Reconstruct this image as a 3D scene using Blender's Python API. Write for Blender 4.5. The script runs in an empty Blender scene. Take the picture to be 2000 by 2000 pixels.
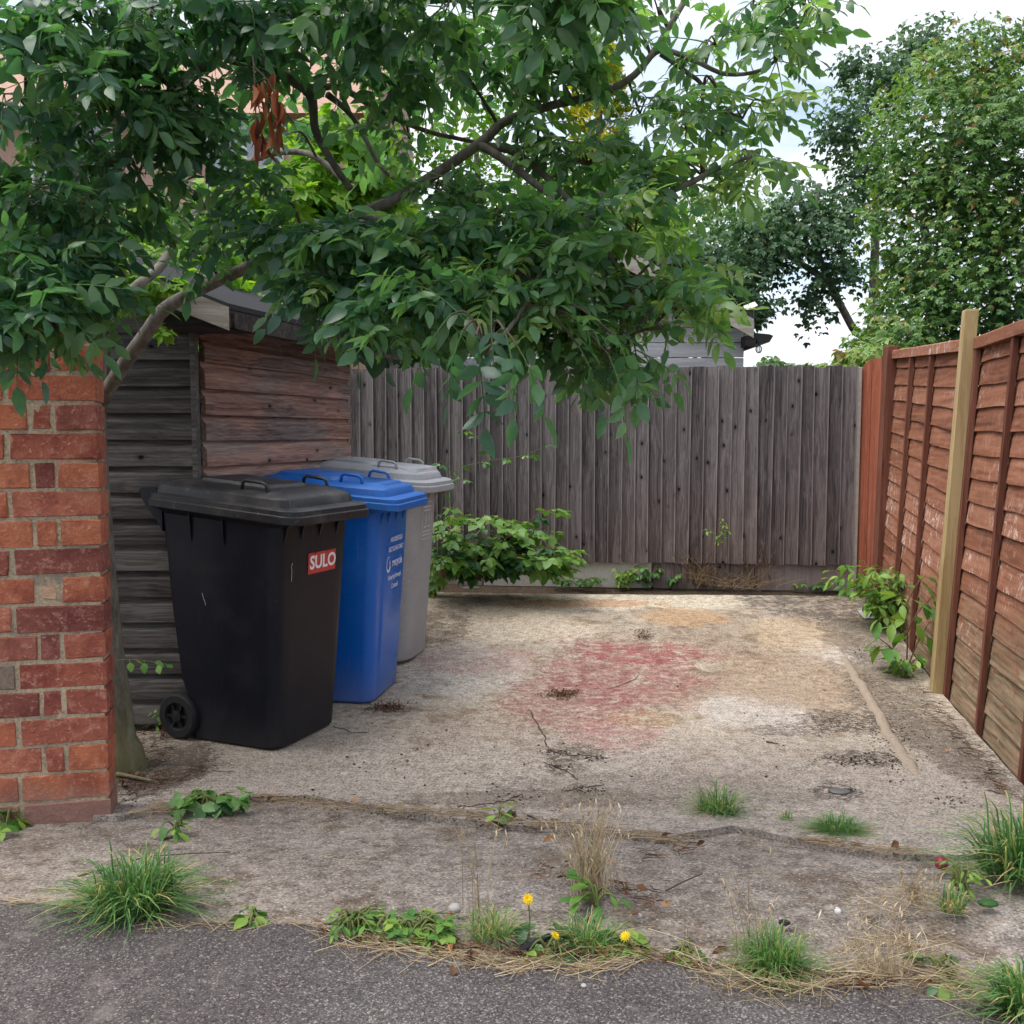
import bpy, math, random
import numpy as np
from mathutils import Vector, Matrix, noise as mnoise

random.seed(7)
R = random.Random(7)
SC = bpy.context.scene
COL = SC.collection
rad = math.radians

# ---------------------------------------------------------------- camera, sky, sun, exposure
FPX, CAM_H, PITCH = 1900.0, 1.32, math.atan(153 / 1900.0)
cam_d = bpy.data.cameras.new('camera')
cam_d.sensor_width = 36.0
cam_d.lens = 36.0 * FPX / 2000.0
cam_d.clip_end = 800.0
cam_d.clip_start = 0.05
cam = bpy.data.objects.new('camera', cam_d)
cam.location = (0, 0, CAM_H)
cam.rotation_euler = (math.pi / 2 - PITCH, 0, 0)
COL.objects.link(cam)
SC.camera = cam

SUN_EL, SUN_AZ = 66.0, 262.0          # thin overcast: a broad bright patch high up beyond the shed, left of the view
world = bpy.data.worlds.new('World')
SC.world = world
world.use_nodes = True
wn = world.node_tree
wn.nodes.clear()
w_out = wn.nodes.new('ShaderNodeOutputWorld')
w_bg = wn.nodes.new('ShaderNodeBackground')
w_sky = wn.nodes.new('ShaderNodeTexSky')
w_sky.sky_type = 'NISHITA'
w_sky.sun_disc = False
w_sky.sun_elevation = rad(SUN_EL)
w_sky.sun_rotation = rad(SUN_AZ)
w_sky.air_density = 1.0
w_sky.dust_density = 2.0
w_tc = wn.nodes.new('ShaderNodeTexCoord')
w_map = wn.nodes.new('ShaderNodeMapping')
w_map.inputs['Scale'].default_value = (1.0, 1.0, 2.6)
w_ns = wn.nodes.new('ShaderNodeTexNoise')
w_ns.inputs['Scale'].default_value = 3.4
w_ns.inputs['Detail'].default_value = 6.0
w_ns.inputs['Roughness'].default_value = 0.55
w_rm = wn.nodes.new('ShaderNodeValToRGB')
w_rm.color_ramp.elements[0].position = 0.36
w_rm.color_ramp.elements[0].color = (0.22, 0.22, 0.22, 1)
w_rm.color_ramp.elements[1].position = 0.56
w_rm.color_ramp.elements[1].color = (0.97, 0.97, 0.97, 1)
w_mx = wn.nodes.new('ShaderNodeMix')
w_mx.data_type = 'RGBA'
w_mx.inputs[7].default_value = (4.6, 4.75, 5.1, 1)      # cloud
wn.links.new(w_tc.outputs['Generated'], w_map.inputs['Vector'])
wn.links.new(w_map.outputs['Vector'], w_ns.inputs['Vector'])
wn.links.new(w_ns.outputs['Fac'], w_rm.inputs['Fac'])
wn.links.new(w_rm.outputs['Color'], w_mx.inputs[0])
wn.links.new(w_sky.outputs['Color'], w_mx.inputs[6])
wn.links.new(w_mx.outputs[2], w_bg.inputs['Color'])
w_bg.inputs['Strength'].default_value = 0.1
wn.links.new(w_bg.outputs['Background'], w_out.inputs['Surface'])

sun_d = bpy.data.lights.new('sun', 'SUN')
sun_d.energy = 1.5
sun_d.angle = rad(50)
sun_d.color = (1.0, 0.96, 0.90)
sun = bpy.data.objects.new('sun', sun_d)
sun.rotation_euler = (rad(90 - SUN_EL), 0, rad(180 - SUN_AZ))
COL.objects.link(sun)

SC.view_settings.view_transform = 'Standard'
SC.view_settings.look = 'None'
SC.view_settings.gamma = 1.0
SC.view_settings.use_curve_mapping = False
SC.view_settings.exposure = 1.4
SC.cycles.use_adaptive_sampling = True
SC.cycles.adaptive_threshold = 0.03
SC.cycles.max_bounces = 5
SC.cycles.diffuse_bounces = 3
SC.cycles.glossy_bounces = 2
SC.cycles.transmission_bounces = 3
SC.cycles.transparent_max_bounces = 4
SC.cycles.caustics_reflective = False
SC.cycles.caustics_refractive = False

# ---------------------------------------------------------------- geometry helpers
CP, SP = math.cos(PITCH), math.sin(PITCH)


def zg(x, y):
    """height of the finished ground: level by the bins, up to the road in front, up to the fence behind"""
    if y < 3.5:
        t = min(1.0, (3.5 - y) / 1.15)
        return 0.125 * t * t * (3 - 2 * t) * 0.5 + 0.125 * t * 0.5
    if y > 5.0:
        t = min(y, 8.6) - 5.0
        return 0.08 * t
    return 0.0


def ray(u, v):
    a, b = (u - 1000.0) / FPX, (1000.0 - v) / FPX
    return Vector((a, CP + b * SP, -SP + b * CP))


def P(u, v, Y):
    d = ray(u, v)
    t = Y / d.y
    return Vector((d.x * t, Y, CAM_H + d.z * t))


def G(u, v, dz=0.0):
    d = ray(u, v)
    z = 0.0
    for _ in range(60):
        t = (z + dz - CAM_H) / d.z
        z = 0.5 * z + 0.5 * zg(d.x * t, d.y * t)
    return Vector((d.x * t, d.y * t, z + dz))


def proj(p):
    x, y, z = p[0], p[1], p[2] - CAM_H
    f = y * CP - z * SP
    if f <= 0.05:
        return (-9999, -9999)
    return (1000 + FPX * x / f, 1000 - FPX * (y * SP + z * CP) / f)


def link(o, parent=None):
    COL.objects.link(o)
    if parent is not None:
        o.parent = parent
    return o


def tag(o, label=None, cat=None, group=None, kind=None):
    if label: o['label'] = label
    if cat: o['category'] = cat
    if group: o['group'] = group
    if kind: o['kind'] = kind
    return o


def empty(name, loc, label, cat, group=None, rz=0.0):
    o = bpy.data.objects.new(name, None)
    o.location = loc
    o.rotation_euler = (0, 0, rz)
    o.empty_display_size = 0.1
    link(o)
    return tag(o, label, cat, group)


def world_child(o, parent):
    """parent an object whose coordinates are already world coordinates"""
    o.parent = parent
    if parent is not None and parent.type == 'EMPTY':
        o.matrix_parent_inverse = (Matrix.Translation(parent.location) @ Matrix.Rotation(parent.rotation_euler.z, 4, 'Z')).inverted()
    return o


def add_obj(name, me, parent=None, world=True, M=None):
    o = bpy.data.objects.new(name, me)
    COL.objects.link(o)
    if parent is not None:
        if world: world_child(o, parent)
        else: o.parent = parent
    if M is not None: o.matrix_basis = M
    return o


class MB:
    def __init__(s): s.v, s.f, s.t = [], [], []

    def add(s, vs, fs, M=None, tint=None):
        b = len(s.v)
        for p in vs:
            p = Vector(p)
            s.v.append(tuple(M @ p) if M is not None else tuple(p))
        s.f += [tuple(i + b for i in f) for f in fs]
        if tint is not None: s.t += [tint] * len(vs)
        return s

    def box(s, c, d, M=None, jit=0.0):
        x, y, z = d[0] / 2, d[1] / 2, d[2] / 2
        vs = [(c[0] + a * x, c[1] + b * y, c[2] + e * z) for a in (-1, 1) for b in (-1, 1) for e in (-1, 1)]
        if jit: vs = [tuple(q + R.uniform(-jit, jit) for q in p) for p in vs]
        return s.add(vs, [(0, 1, 3, 2), (4, 6, 7, 5), (0, 4, 5, 1), (2, 3, 7, 6), (0, 2, 6, 4), (1, 5, 7, 3)], M)

    def bevel_box(s, c, d, b, M=None, jit=0.0):
        """box with chamfered edges: 24 vertices"""
        h = [d[0] / 2, d[1] / 2, d[2] / 2]
        vs, idx = [], {}
        for a in (-1, 1):
            for e in (-1, 1):
                for g in (-1, 1):
                    sg = (a, e, g)
                    for ax in range(3):
                        p = [c[k] + sg[k] * (h[k] if k == ax else h[k] - b) + (R.uniform(-jit, jit) if jit else 0) for k in range(3)]
                        idx[(a, e, g, ax)] = len(vs)
                        vs.append(tuple(p))
        fs = []
        def q(keys): fs.append([idx[k] for k in keys])
        for ax in range(3):
            o1, o2 = (ax + 1) % 3, (ax + 2) % 3
            for sgn in (-1, 1):
                ring = []
                for (i, j) in ((-1, -1), (1, -1), (1, 1), (-1, 1)):
                    k = [0, 0, 0]; k[ax] = sgn; k[o1] = i; k[o2] = j
                    ring.append((k[0], k[1], k[2], ax))
                q(ring if sgn > 0 else ring[::-1])
            for i in (-1, 1):
                for j in (-1, 1):
                    k1 = [0, 0, 0]; k1[ax] = -1; k1[o1] = i; k1[o2] = j
                    k2 = list(k1); k2[ax] = 1
                    r = [(*k1, o1), (*k2, o1), (*k2, o2), (*k1, o2)]
                    q(r if i * j > 0 else r[::-1])
        for a in (-1, 1):
            for e in (-1, 1):
                for g in (-1, 1):
                    r = [(a, e, g, 0), (a, e, g, 1), (a, e, g, 2)]
                    q(r if a * e * g > 0 else r[::-1])
        return s.add(vs, fs, M)

    def tube(s, pts, rads, n=8, cap=True, tint=None, wob=0.0):
        pts = [Vector(p) for p in pts]
        if not isinstance(rads, (list, tuple)): rads = [rads] * len(pts)
        b = len(s.v)
        side = None
        for i, p in enumerate(pts):
            d = (pts[min(i + 1, len(pts) - 1)] - pts[max(i - 1, 0)])
            d = d.normalized() if d.length > 1e-9 else Vector((0, 0, 1))
            if side is None:
                side = d.cross(Vector((0, 0, 1)))
                if side.length < 0.05: side = d.cross(Vector((0, 1, 0)))
            else:
                side = side - d * side.dot(d)
            side.normalize()
            up = d.cross(side)
            for k in range(n):
                a = 2 * math.pi * k / n
                r = rads[i] * (1 + (R.uniform(-wob, wob) if wob else 0))
                s.v.append(tuple(p + side * (math.cos(a) * r) + up * (math.sin(a) * r)))
                if tint is not None: s.t.append(tint)
        for i in range(len(pts) - 1):
            for k in range(n):
                k2 = (k + 1) % n
                s.f.append((b + i * n + k, b + i * n + k2, b + (i + 1) * n + k2, b + (i + 1) * n + k))
        if cap:
            s.f.append(tuple(b + k for k in range(n))[::-1])
            e = b + (len(pts) - 1) * n
            s.f.append(tuple(e + k for k in range(n)))
        return s

    def loft(s, rings, close=True, cap0=True, cap1=True):
        b = len(s.v)
        n = len(rings[0])
        for r in rings: s.v += [tuple(p) for p in r]
        for i in range(len(rings) - 1):
            for k in range(n if close else n - 1):
                k2 = (k + 1) % n
                s.f.append((b + i * n + k, b + i * n + k2, b + (i + 1) * n + k2, b + (i + 1) * n + k))
        if cap0: s.f.append(tuple(b + k for k in range(n))[::-1])
        if cap1:
            e = b + (len(rings) - 1) * n
            s.f.append(tuple(e + k for k in range(n)))
        return s

    def prism(s, poly, d, axis='y', off=0.0, M=None):
        """polygon in the plane normal to axis, thickness d centred on off"""
        def pt(a, b_, c): return (a, c, b_) if axis == 'y' else ((c, a, b_) if axis == 'x' else (a, b_, c))
        n = len(poly)
        vs = [pt(a, b_, off - d / 2) for a, b_ in poly] + [pt(a, b_, off + d / 2) for a, b_ in poly]
        fs = [tuple(range(n)), tuple(range(n, 2 * n))[::-1]] + [(k, n + k, n + (k + 1) % n, (k + 1) % n) for k in range(n)]
        return s.add(vs, fs, M)

    def mesh(s, name, mat, smooth=False, angle=None):
        me = bpy.data.meshes.new(name)
        me.from_pydata(s.v, [], s.f)
        if mat is not None: me.materials.append(mat)
        if s.t and len(s.t) == len(s.v):
            at = me.attributes.new('tint', 'FLOAT', 'POINT')
            at.data.foreach_set('value', s.t)
        if smooth or angle:
            me.polygons.foreach_set('use_smooth', [True] * len(me.polygons))
            if angle: me.set_sharp_from_angle(angle=rad(angle))
        me.update()
        return me

    def obj(s, name, mat, parent=None, world=True, smooth=False, angle=None, fix=False):
        me = s.mesh(name, mat, smooth, angle)
        if fix: fix_normals(me)
        return add_obj(name, me, parent, world)


def fix_normals(me):
    import bmesh
    bm = bmesh.new(); bm.from_mesh(me)
    bmesh.ops.recalc_face_normals(bm, faces=bm.faces[:])
    bm.to_mesh(me); bm.free()


def tri_mesh(name, V, F, mat, tint=None, smooth=True):
    """fast mesh from numpy arrays of triangles"""
    V = np.asarray(V, dtype=np.float32); F = np.asarray(F, dtype=np.int32)
    me = bpy.data.meshes.new(name)
    me.vertices.add(len(V)); me.vertices.foreach_set('co', V.ravel())
    me.loops.add(F.size); me.loops.foreach_set('vertex_index', F.ravel())
    me.polygons.add(len(F))
    me.polygons.foreach_set('loop_start', np.arange(0, F.size, 3, dtype=np.int32))
    me.polygons.foreach_set('loop_total', np.full(len(F), 3, dtype=np.int32))
    me.update(calc_edges=True)
    me.validate()
    if smooth: me.polygons.foreach_set('use_smooth', np.ones(len(me.polygons), dtype=bool))
    if tint is not None:
        at = me.attributes.new('tint', 'FLOAT', 'POINT')
        at.data.foreach_set('value', np.asarray(tint, dtype=np.float32))
    me.materials.append(mat)
    return me


def text_mesh(body, size, mat, offset=0.0, name='lettering'):
    c = bpy.data.curves.new(name, 'FONT')
    c.body = body; c.size = size; c.align_x = 'CENTER'; c.align_y = 'CENTER'; c.offset = offset; c.resolution_u = 3
    o = bpy.data.objects.new(name, c); COL.objects.link(o)
    bpy.context.view_layer.update()
    me = bpy.data.meshes.new_from_object(o.evaluated_get(bpy.context.evaluated_depsgraph_get()))
    bpy.data.objects.remove(o); bpy.data.curves.remove(c)
    me.materials.clear(); me.materials.append(mat)
    me.name = name
    return me


# ---------------------------------------------------------------- material helpers
class NT:
    def __init__(s, name):
        s.m = bpy.data.materials.new(name); s.m.use_nodes = True
        s.t = s.m.node_tree; s.t.nodes.clear()
        s.out = s.t.nodes.new('ShaderNodeOutputMaterial')
        s.b = s.t.nodes.new('ShaderNodeBsdfPrincipled')
        s.t.links.new(s.b.outputs[0], s.out.inputs[0])
        s._pos = s._obj = s._rnd = None

    def put(s, sock, v):
        if hasattr(v, 'is_output') or isinstance(v, bpy.types.NodeSocket): s.t.links.new(v, sock)
        elif isinstance(v, (tuple, list)):
            sock.default_value = tuple(v) + ((1,) if len(v) == 3 and len(sock.default_value) == 4 else ())
        else: sock.default_value = v

    def n(s, typ, **kw):
        nd = s.t.nodes.new(typ)
        for k, v in kw.items(): setattr(nd, k, v)
        return nd

    @property
    def pos(s):
        if s._pos is None: s._pos = s.n('ShaderNodeNewGeometry').outputs['Position']
        return s._pos

    @property
    def rnd(s):
        if s._rnd is None: s._rnd = s.n('ShaderNodeObjectInfo').outputs['Random']
        return s._rnd

    @property
    def obj(s):
        """object coordinates shifted at random from one object to the next"""
        if s._obj is None:
            tc = s.n('ShaderNodeTexCoord').outputs['Object']
            cb = s.n('ShaderNodeCombineXYZ')
            for i, k in enumerate((37.0, 91.0, 53.0)):
                s.put(cb.inputs[i], s.math('MULTIPLY', s.rnd, k))
            s._obj = s.vmath('ADD', tc, cb.outputs[0])
        return s._obj

    def math(s, op, a, b=0.0, c=None, clamp=False):
        nd = s.n('ShaderNodeMath', operation=op, use_clamp=clamp)
        s.put(nd.inputs[0], a); s.put(nd.inputs[1], b)
        if c is not None: s.put(nd.inputs[2], c)
        return nd.outputs[0]

    def vmath(s, op, a, b=None):
        nd = s.n('ShaderNodeVectorMath', operation=op)
        s.put(nd.inputs[0], a)
        if b is not None: s.put(nd.inputs[1], b)
        return nd.outputs['Value'] if op in ('LENGTH', 'DISTANCE', 'DOT_PRODUCT') else nd.outputs['Vector']

    def scale(s, vec, k): return s.vmath('MULTIPLY', vec, k)

    def noise(s, vec, scale, detail=3.0, rough=0.55, dist=0.0, out='Fac'):
        nd = s.n('ShaderNodeTexNoise')
        s.put(nd.inputs['Vector'], vec)
        nd.inputs['Scale'].default_value = scale; nd.inputs['Detail'].default_value = detail
        nd.inputs['Roughness'].default_value = rough; nd.inputs['Distortion'].default_value = dist
        return nd.outputs[out]

    def voro(s, vec, scale, feature='F1', out='Distance', rnd=1.0, dim='3D'):
        nd = s.n('ShaderNodeTexVoronoi', feature=feature, voronoi_dimensions=dim)
        s.put(nd.inputs['Vector'], vec)
        nd.inputs['Scale'].default_value = scale; nd.inputs['Randomness'].default_value = rnd
        return nd.outputs[out]

    def ramp(s, fac, stops, interp='LINEAR'):
        nd = s.n('ShaderNodeValToRGB'); cr = nd.color_ramp; cr.interpolation = interp
        while len(cr.elements) < len(stops): cr.elements.new(0.5)
        for e, (p, c) in zip(cr.elements, stops):
            e.position = p; e.color = (c, c, c, 1) if isinstance(c, (int, float)) else (*c, 1)
        s.put(nd.inputs[0], fac)
        return nd.outputs[0]

    def mix(s, fac, a, b, mode='MIX'):
        nd = s.n('ShaderNodeMix', data_type='RGBA', blend_type=mode)
        s.put(nd.inputs[0], fac); s.put(nd.inputs[6], a); s.put(nd.inputs[7], b)
        return nd.outputs[2]

    def mrange(s, v, a, b, c=0.0, d=1.0, smooth=True):
        nd = s.n('ShaderNodeMapRange', interpolation_type='SMOOTHSTEP' if smooth else 'LINEAR')
        for k, x in zip(range(5), (v, a, b, c, d)): s.put(nd.inputs[k], x)
        return nd.outputs[0]

    def sep(s, v):
        nd = s.n('ShaderNodeSeparateXYZ'); s.put(nd.inputs[0], v); return nd.outputs

    def patch(s, cx, cy, rx, ry, nz, amp=0.9, lo=0.55, hi=1.1):
        """1 inside a ragged patch of ground, 0 outside (nz: a noise output about 0.5)"""
        d = s.vmath('LENGTH', s.vmath('MULTIPLY', s.vmath('SUBTRACT', s.pos, (cx, cy, 0)), (1 / rx, 1 / ry, 0)))
        d = s.math('ADD', d, s.math('MULTIPLY', s.math('SUBTRACT', nz, 0.5), amp * 2))
        return s.mrange(d, hi, lo, 0, 1)

    def attr(s, name='tint'):
        nd = s.n('ShaderNodeAttribute'); nd.attribute_name = name
        return nd.outputs['Fac']

    def bump(s, h, strength=0.3, dist=0.01):
        nd = s.n('ShaderNodeBump'); nd.inputs['Strength'].default_value = strength; nd.inputs['Distance'].default_value = dist
        s.put(nd.inputs['Height'], h)
        s.t.links.new(nd.outputs[0], s.b.inputs['Normal'])

    def fin(s, col, rough=0.8, spec=0.3):
        s.put(s.b.inputs['Base Color'], col); s.put(s.b.inputs['Roughness'], rough)
        s.b.inputs['Specular IOR Level'].default_value = spec
        return s.m


def m_plain(name, col, rough=0.6, var=0.15, scale=30, spec=0.3, bump=0.0):
    t = NT(name)
    nz = t.noise(t.obj, scale, 4)
    c = t.mix(nz, tuple(k * (1 - var) for k in col), tuple(min(1, k * (1 + var)) for k in col))
    if bump: t.bump(nz, bump)
    return t.fin(c, rough, spec)


def m_leaf(name, stops, rough=0.42, trans=0.3, spec=0.45, tcol=(1.6, 1.7, 0.8)):
    t = NT(name)
    nz = t.noise(t.pos, 55, 2)
    f = t.math('ADD', t.attr('tint'), t.math('MULTIPLY', t.math('SUBTRACT', nz, 0.5), 0.35), clamp=True)
    c = t.ramp(f, stops)
    t.fin(c, rough, spec)
    tr = t.n('ShaderNodeBsdfTranslucent')
    t.put(tr.inputs[0], t.mix(1.0, c, tcol, 'MULTIPLY'))
    ms = t.n('ShaderNodeMixShader'); ms.inputs[0].default_value = trans
    t.t.links.new(t.b.outputs[0], ms.inputs[1]); t.t.links.new(tr.outputs[0], ms.inputs[2])
    t.t.links.new(ms.outputs[0], t.out.inputs[0])
    return t.m


def m_wood(name, dark, mid, light, axis='z', fine=60.0, rough=0.85, knots=4.2, extra=None):
    """weathered sawn timber, grain along one object axis"""
    t = NT(name)
    st = {'x': (0.045, 1, 1), 'y': (1, 0.045, 1), 'z': (1, 1, 0.045)}[axis]
    v = t.scale(t.obj, st)
    warp = t.noise(t.obj, 3.5, 2, out='Color')
    v = t.vmath('ADD', v, t.scale(t.vmath('SUBTRACT', warp, (0.5, 0.5, 0.5)), (0.03, 0.03, 0.03)))
    g1 = t.noise(v, fine, 4, 0.65)
    g2 = t.noise(v, fine * 0.28, 3, 0.5)
    broad = t.noise(t.obj, 1.7, 3)
    f = t.math('ADD', t.math('MULTIPLY', g1, 0.6), t.math('ADD', t.math('MULTIPLY', g2, 0.35), t.math('MULTIPLY', t.rnd, 0.14)))
    c = t.ramp(f, [(0.36, dark), (0.53, mid), (0.70, light)])
    c = t.mix(t.math('MULTIPLY', broad, 0.5), c, t.mix(1.0, c, (0.55, 0.53, 0.52), 'MULTIPLY'))
    h = g1
    if knots:
        q = t.sep(t.obj); cb = t.n('ShaderNodeCombineXYZ')
        i0, i1 = (0, 2) if axis == 'z' else (2, 0)
        wv = t.sep(t.noise(t.obj, 30, 2, out='Color'))
        t.put(cb.inputs[0], t.math('ADD', q[i0], t.math('MULTIPLY', wv[0], 0.012)))
        t.put(cb.inputs[1], t.math('MULTIPLY', t.math('ADD', q[i1], t.math('MULTIPLY', wv[1], 0.02)), 0.6))
        kd = t.math('DIVIDE', t.voro(cb.outputs[0], knots, dim='2D'), knots / 7.5)
        gate_ = t.mrange(t.noise(t.obj, 2.6, 1), 0.47, 0.53)
        kn = t.math('MULTIPLY', gate_, t.mrange(kd, 0.075, 0.045))
        ringm = t.math('MULTIPLY', gate_, t.mrange(kd, 0.20, 0.06))
        c = t.mix(t.math('MULTIPLY', ringm, 0.40), c, dark)
        c = t.mix(t.math('MULTIPLY', kn, 0.95), c, tuple(k * 0.18 for k in dark))
        h = t.math('SUBTRACT', h, kn)
    if extra is not None: c = extra(t, c, g1)
    t.bump(h, 0.45, 0.004)
    return t.fin(c, rough, 0.2)

# ---------------------------------------------------------------- materials
def make_concrete(name, apron=False):
    t = NT(name)
    p = t.pos
    big = t.noise(p, 1.3, 4, 0.6)
    mid = t.noise(p, 6.0, 5, 0.65)
    med = t.noise(p, 22.0, 4, 0.65)
    streak = t.noise(t.scale(p, (0.18, 1.0, 1.0)), 60.0, 3, 0.6)
    grain = t.noise(p, 115.0, 3, 0.75)
    grit = t.voro(p, 170.0, out='Color')
    gs = t.sep(grit)[0]
    if apron:
        c = t.ramp(big, [(0.3, (0.215, 0.180, 0.152)), (0.7, (0.33, 0.285, 0.248))])
    else:
        c = t.ramp(big, [(0.30, (0.31, 0.242, 0.178)), (0.50, (0.41, 0.345, 0.268)), (0.70, (0.49, 0.425, 0.338))])
    c = t.mix(t.mrange(mid, 0.50, 0.66), c, t.mix(1.0, c, (0.60, 0.53, 0.46), 'MULTIPLY'))
    if not apron:
        ysep = t.sep(p)
        # the slab gets greyer towards the road, creamier towards the fence
        c = t.mix(t.mrange(t.math('ADD', ysep[1], t.math('MULTIPLY', mid, 0.8)), 5.2, 3.8, 0, 0.8), c, (0.305, 0.265, 0.235))
        rag = t.math('ADD', t.math('MULTIPLY', mid, 0.6), t.math('ADD', t.math('MULTIPLY', med, 0.28), t.math('MULTIPLY', grain, 0.12)))
        def pat(u, v, ru, rv, col, k, nz, amp=0.8, lo=0.70, hi=1.02, br=None):
            nz = rag; amp = max(amp, 0.9) * 1.1
            nonlocal c
            a = G(u, v); rx = ru * a.y / FPX; ry = max(0.12, (G(u, v - rv).y - G(u, v + rv).y) / 2)
            m = t.patch(a.x, a.y, rx, ry, nz, amp, lo, hi)
            if br is not None: m = t.math('MULTIPLY', m, br)
            c = t.mix(t.math('MULTIPLY', m, k), c, col)
        flake = t.mrange(t.noise(p, 11, 6, 0.72), 0.66, 0.42, 0.12, 1)
        flake2 = t.mrange(t.noise(t.scale(p, (0.45, 1, 1)), 20, 6, 0.75), 0.58, 0.44)
        crumb = t.mrange(t.noise(t.scale(p, (0.6, 1, 1)), 48, 6, 0.8), 0.56, 0.47)
        # pale worn areas
        pat(1250, 1165, 300, 28, (0.66, 0.59, 0.46), 0.7, mid)
        pat(1480, 1390, 130, 42, (0.52, 0.48, 0.44), 0.6, mid)
        pat(900, 1310, 150, 60, (0.52, 0.48, 0.43), 0.5, mid)
        pat(1630, 1275, 80, 30, (0.54, 0.50, 0.47), 0.5, mid)
        pat(1000, 1220, 200, 40, (0.56, 0.46, 0.34), 0.5, mid)
        # rust and oil
        pat(1330, 1205, 95, 22, (0.46, 0.28, 0.14), 0.6, mid)
        pat(1140, 1178, 190, 9, (0.48, 0.26, 0.12), 0.65, mid)
        pat(1560, 1240, 110, 40, (0.50, 0.37, 0.23), 0.5, mid)
        pat(1550, 1330, 190, 70, (0.33, 0.24, 0.165), 0.65, mid)
        # faded red paint, flaking
        pat(1215, 1315, 175, 80, (0.27, 0.088, 0.085), 0.74, mid, 0.75, br=flake)
        pat(1110, 1370, 170, 65, (0.27, 0.105, 0.098), 0.66, mid, 0.8, br=flake)
        pat(1270, 1275, 150, 26, (0.29, 0.078, 0.078), 0.78, mid, 0.7, br=flake2)
        pat(1200, 1430, 110, 42, (0.36, 0.15, 0.145), 0.62, mid, 0.9, br=flake2)
        pat(940, 1290, 160, 32, (0.40, 0.21, 0.18), 0.45, mid, 0.9, br=flake)
        pat(1260, 1405, 95, 18, (0.34, 0.22, 0.12), 0.7, mid, 0.7, br=flake)
        # moss and damp along the edges
        pat(1600, 1175, 170, 40, (0.105, 0.088, 0.075), 0.85, mid, 0.9, br=flake)
        pat(1690, 1250, 90, 60, (0.13, 0.10, 0.08), 0.65, mid, 0.9)
        pat(1770, 1400, 90, 120, (0.13, 0.105, 0.08), 0.9, mid, 1.0, br=crumb)
        pat(1830, 1450, 70, 110, (0.15, 0.12, 0.095), 0.65, med)
        pat(1730, 1330, 70, 60, (0.16, 0.128, 0.10), 0.55, med)
        pat(1650, 1410, 95, 28, (0.075, 0.058, 0.045), 0.95, mid, 0.9, br=crumb)
        pat(1690, 1480, 95, 16, (0.07, 0.055, 0.045), 0.95, mid, 0.9, br=crumb)
        pat(1560, 1425, 130, 10, (0.11, 0.085, 0.065), 0.8, mid, 0.9, br=crumb)
        pat(1640, 1545, 60, 8, (0.06, 0.05, 0.042), 0.95, mid, 0.8, br=crumb)
        pat(850, 1225, 80, 36, (0.12, 0.09, 0.062), 0.75, med, 0.9, br=flake)
        pat(310, 1500, 120, 60, (0.11, 0.085, 0.065), 0.85, med, 0.7)
        pat(760, 1385, 90, 14, (0.10, 0.08, 0.06), 0.75, med, 0.8, br=flake2)
        pat(1120, 1470, 75, 6, (0.085, 0.06, 0.045), 0.8, mid, 0.8, br=crumb)
        pat(1105, 1497, 50, 7, (0.10, 0.075, 0.055), 0.8, mid, 0.8, br=crumb)
        pat(1140, 1545, 35, 8, (0.12, 0.095, 0.06), 0.8, mid, 0.8, br=crumb)
        pat(1260, 1545, 420, 40, (0.19, 0.155, 0.13), 0.45, mid, 1.0)
        pat(1050, 1560, 330, 22, (0.15, 0.115, 0.085), 0.55, med, 0.9)
    else:
        fl = t.mrange(t.noise(p, 14, 5, 0.7), 0.47, 0.63)
        c = t.mix(t.math('MULTIPLY', fl, 0.55), c, (0.11, 0.085, 0.07))
        pale = t.mrange(t.noise(p, 1.9, 3, 0.5), 0.52, 0.66)
        c = t.mix(t.math('MULTIPLY', pale, 0.5), c, (0.34, 0.30, 0.275))
        moss = t.mrange(t.noise(p, 3.1, 5, 0.7), 0.56, 0.70)
        c = t.mix(t.math('MULTIPLY', moss, 0.35), c, (0.17, 0.15, 0.07))
    # exposed aggregate and brush marks
    k = t.math('ADD', t.math('MULTIPLY', grain, 0.70), t.math('ADD', t.math('MULTIPLY', streak, 0.10), t.math('MULTIPLY', med, 0.34)))
    sh = t.ramp(k, [(0.44, 0.30), (0.56, 0.86), (0.69, 1.38)])
    c = t.mix(1.0, c, sh, 'MULTIPLY')
    c = t.mix(t.mrange(gs, 0.93, 0.99, 0, 0.45), c, (0.62, 0.57, 0.50))
    c = t.mix(t.mrange(gs, 0.16, 0.04, 0, 0.6), c, (0.085, 0.07, 0.06))
    t.bump(t.math('ADD', k, t.math('MULTIPLY', gs, 0.3)), 0.7, 0.006)
    return t.fin(c, 0.9, 0.25)


M_SLAB = make_concrete('slab_concrete')
M_APRON = make_concrete('apron_concrete', True)


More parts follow.
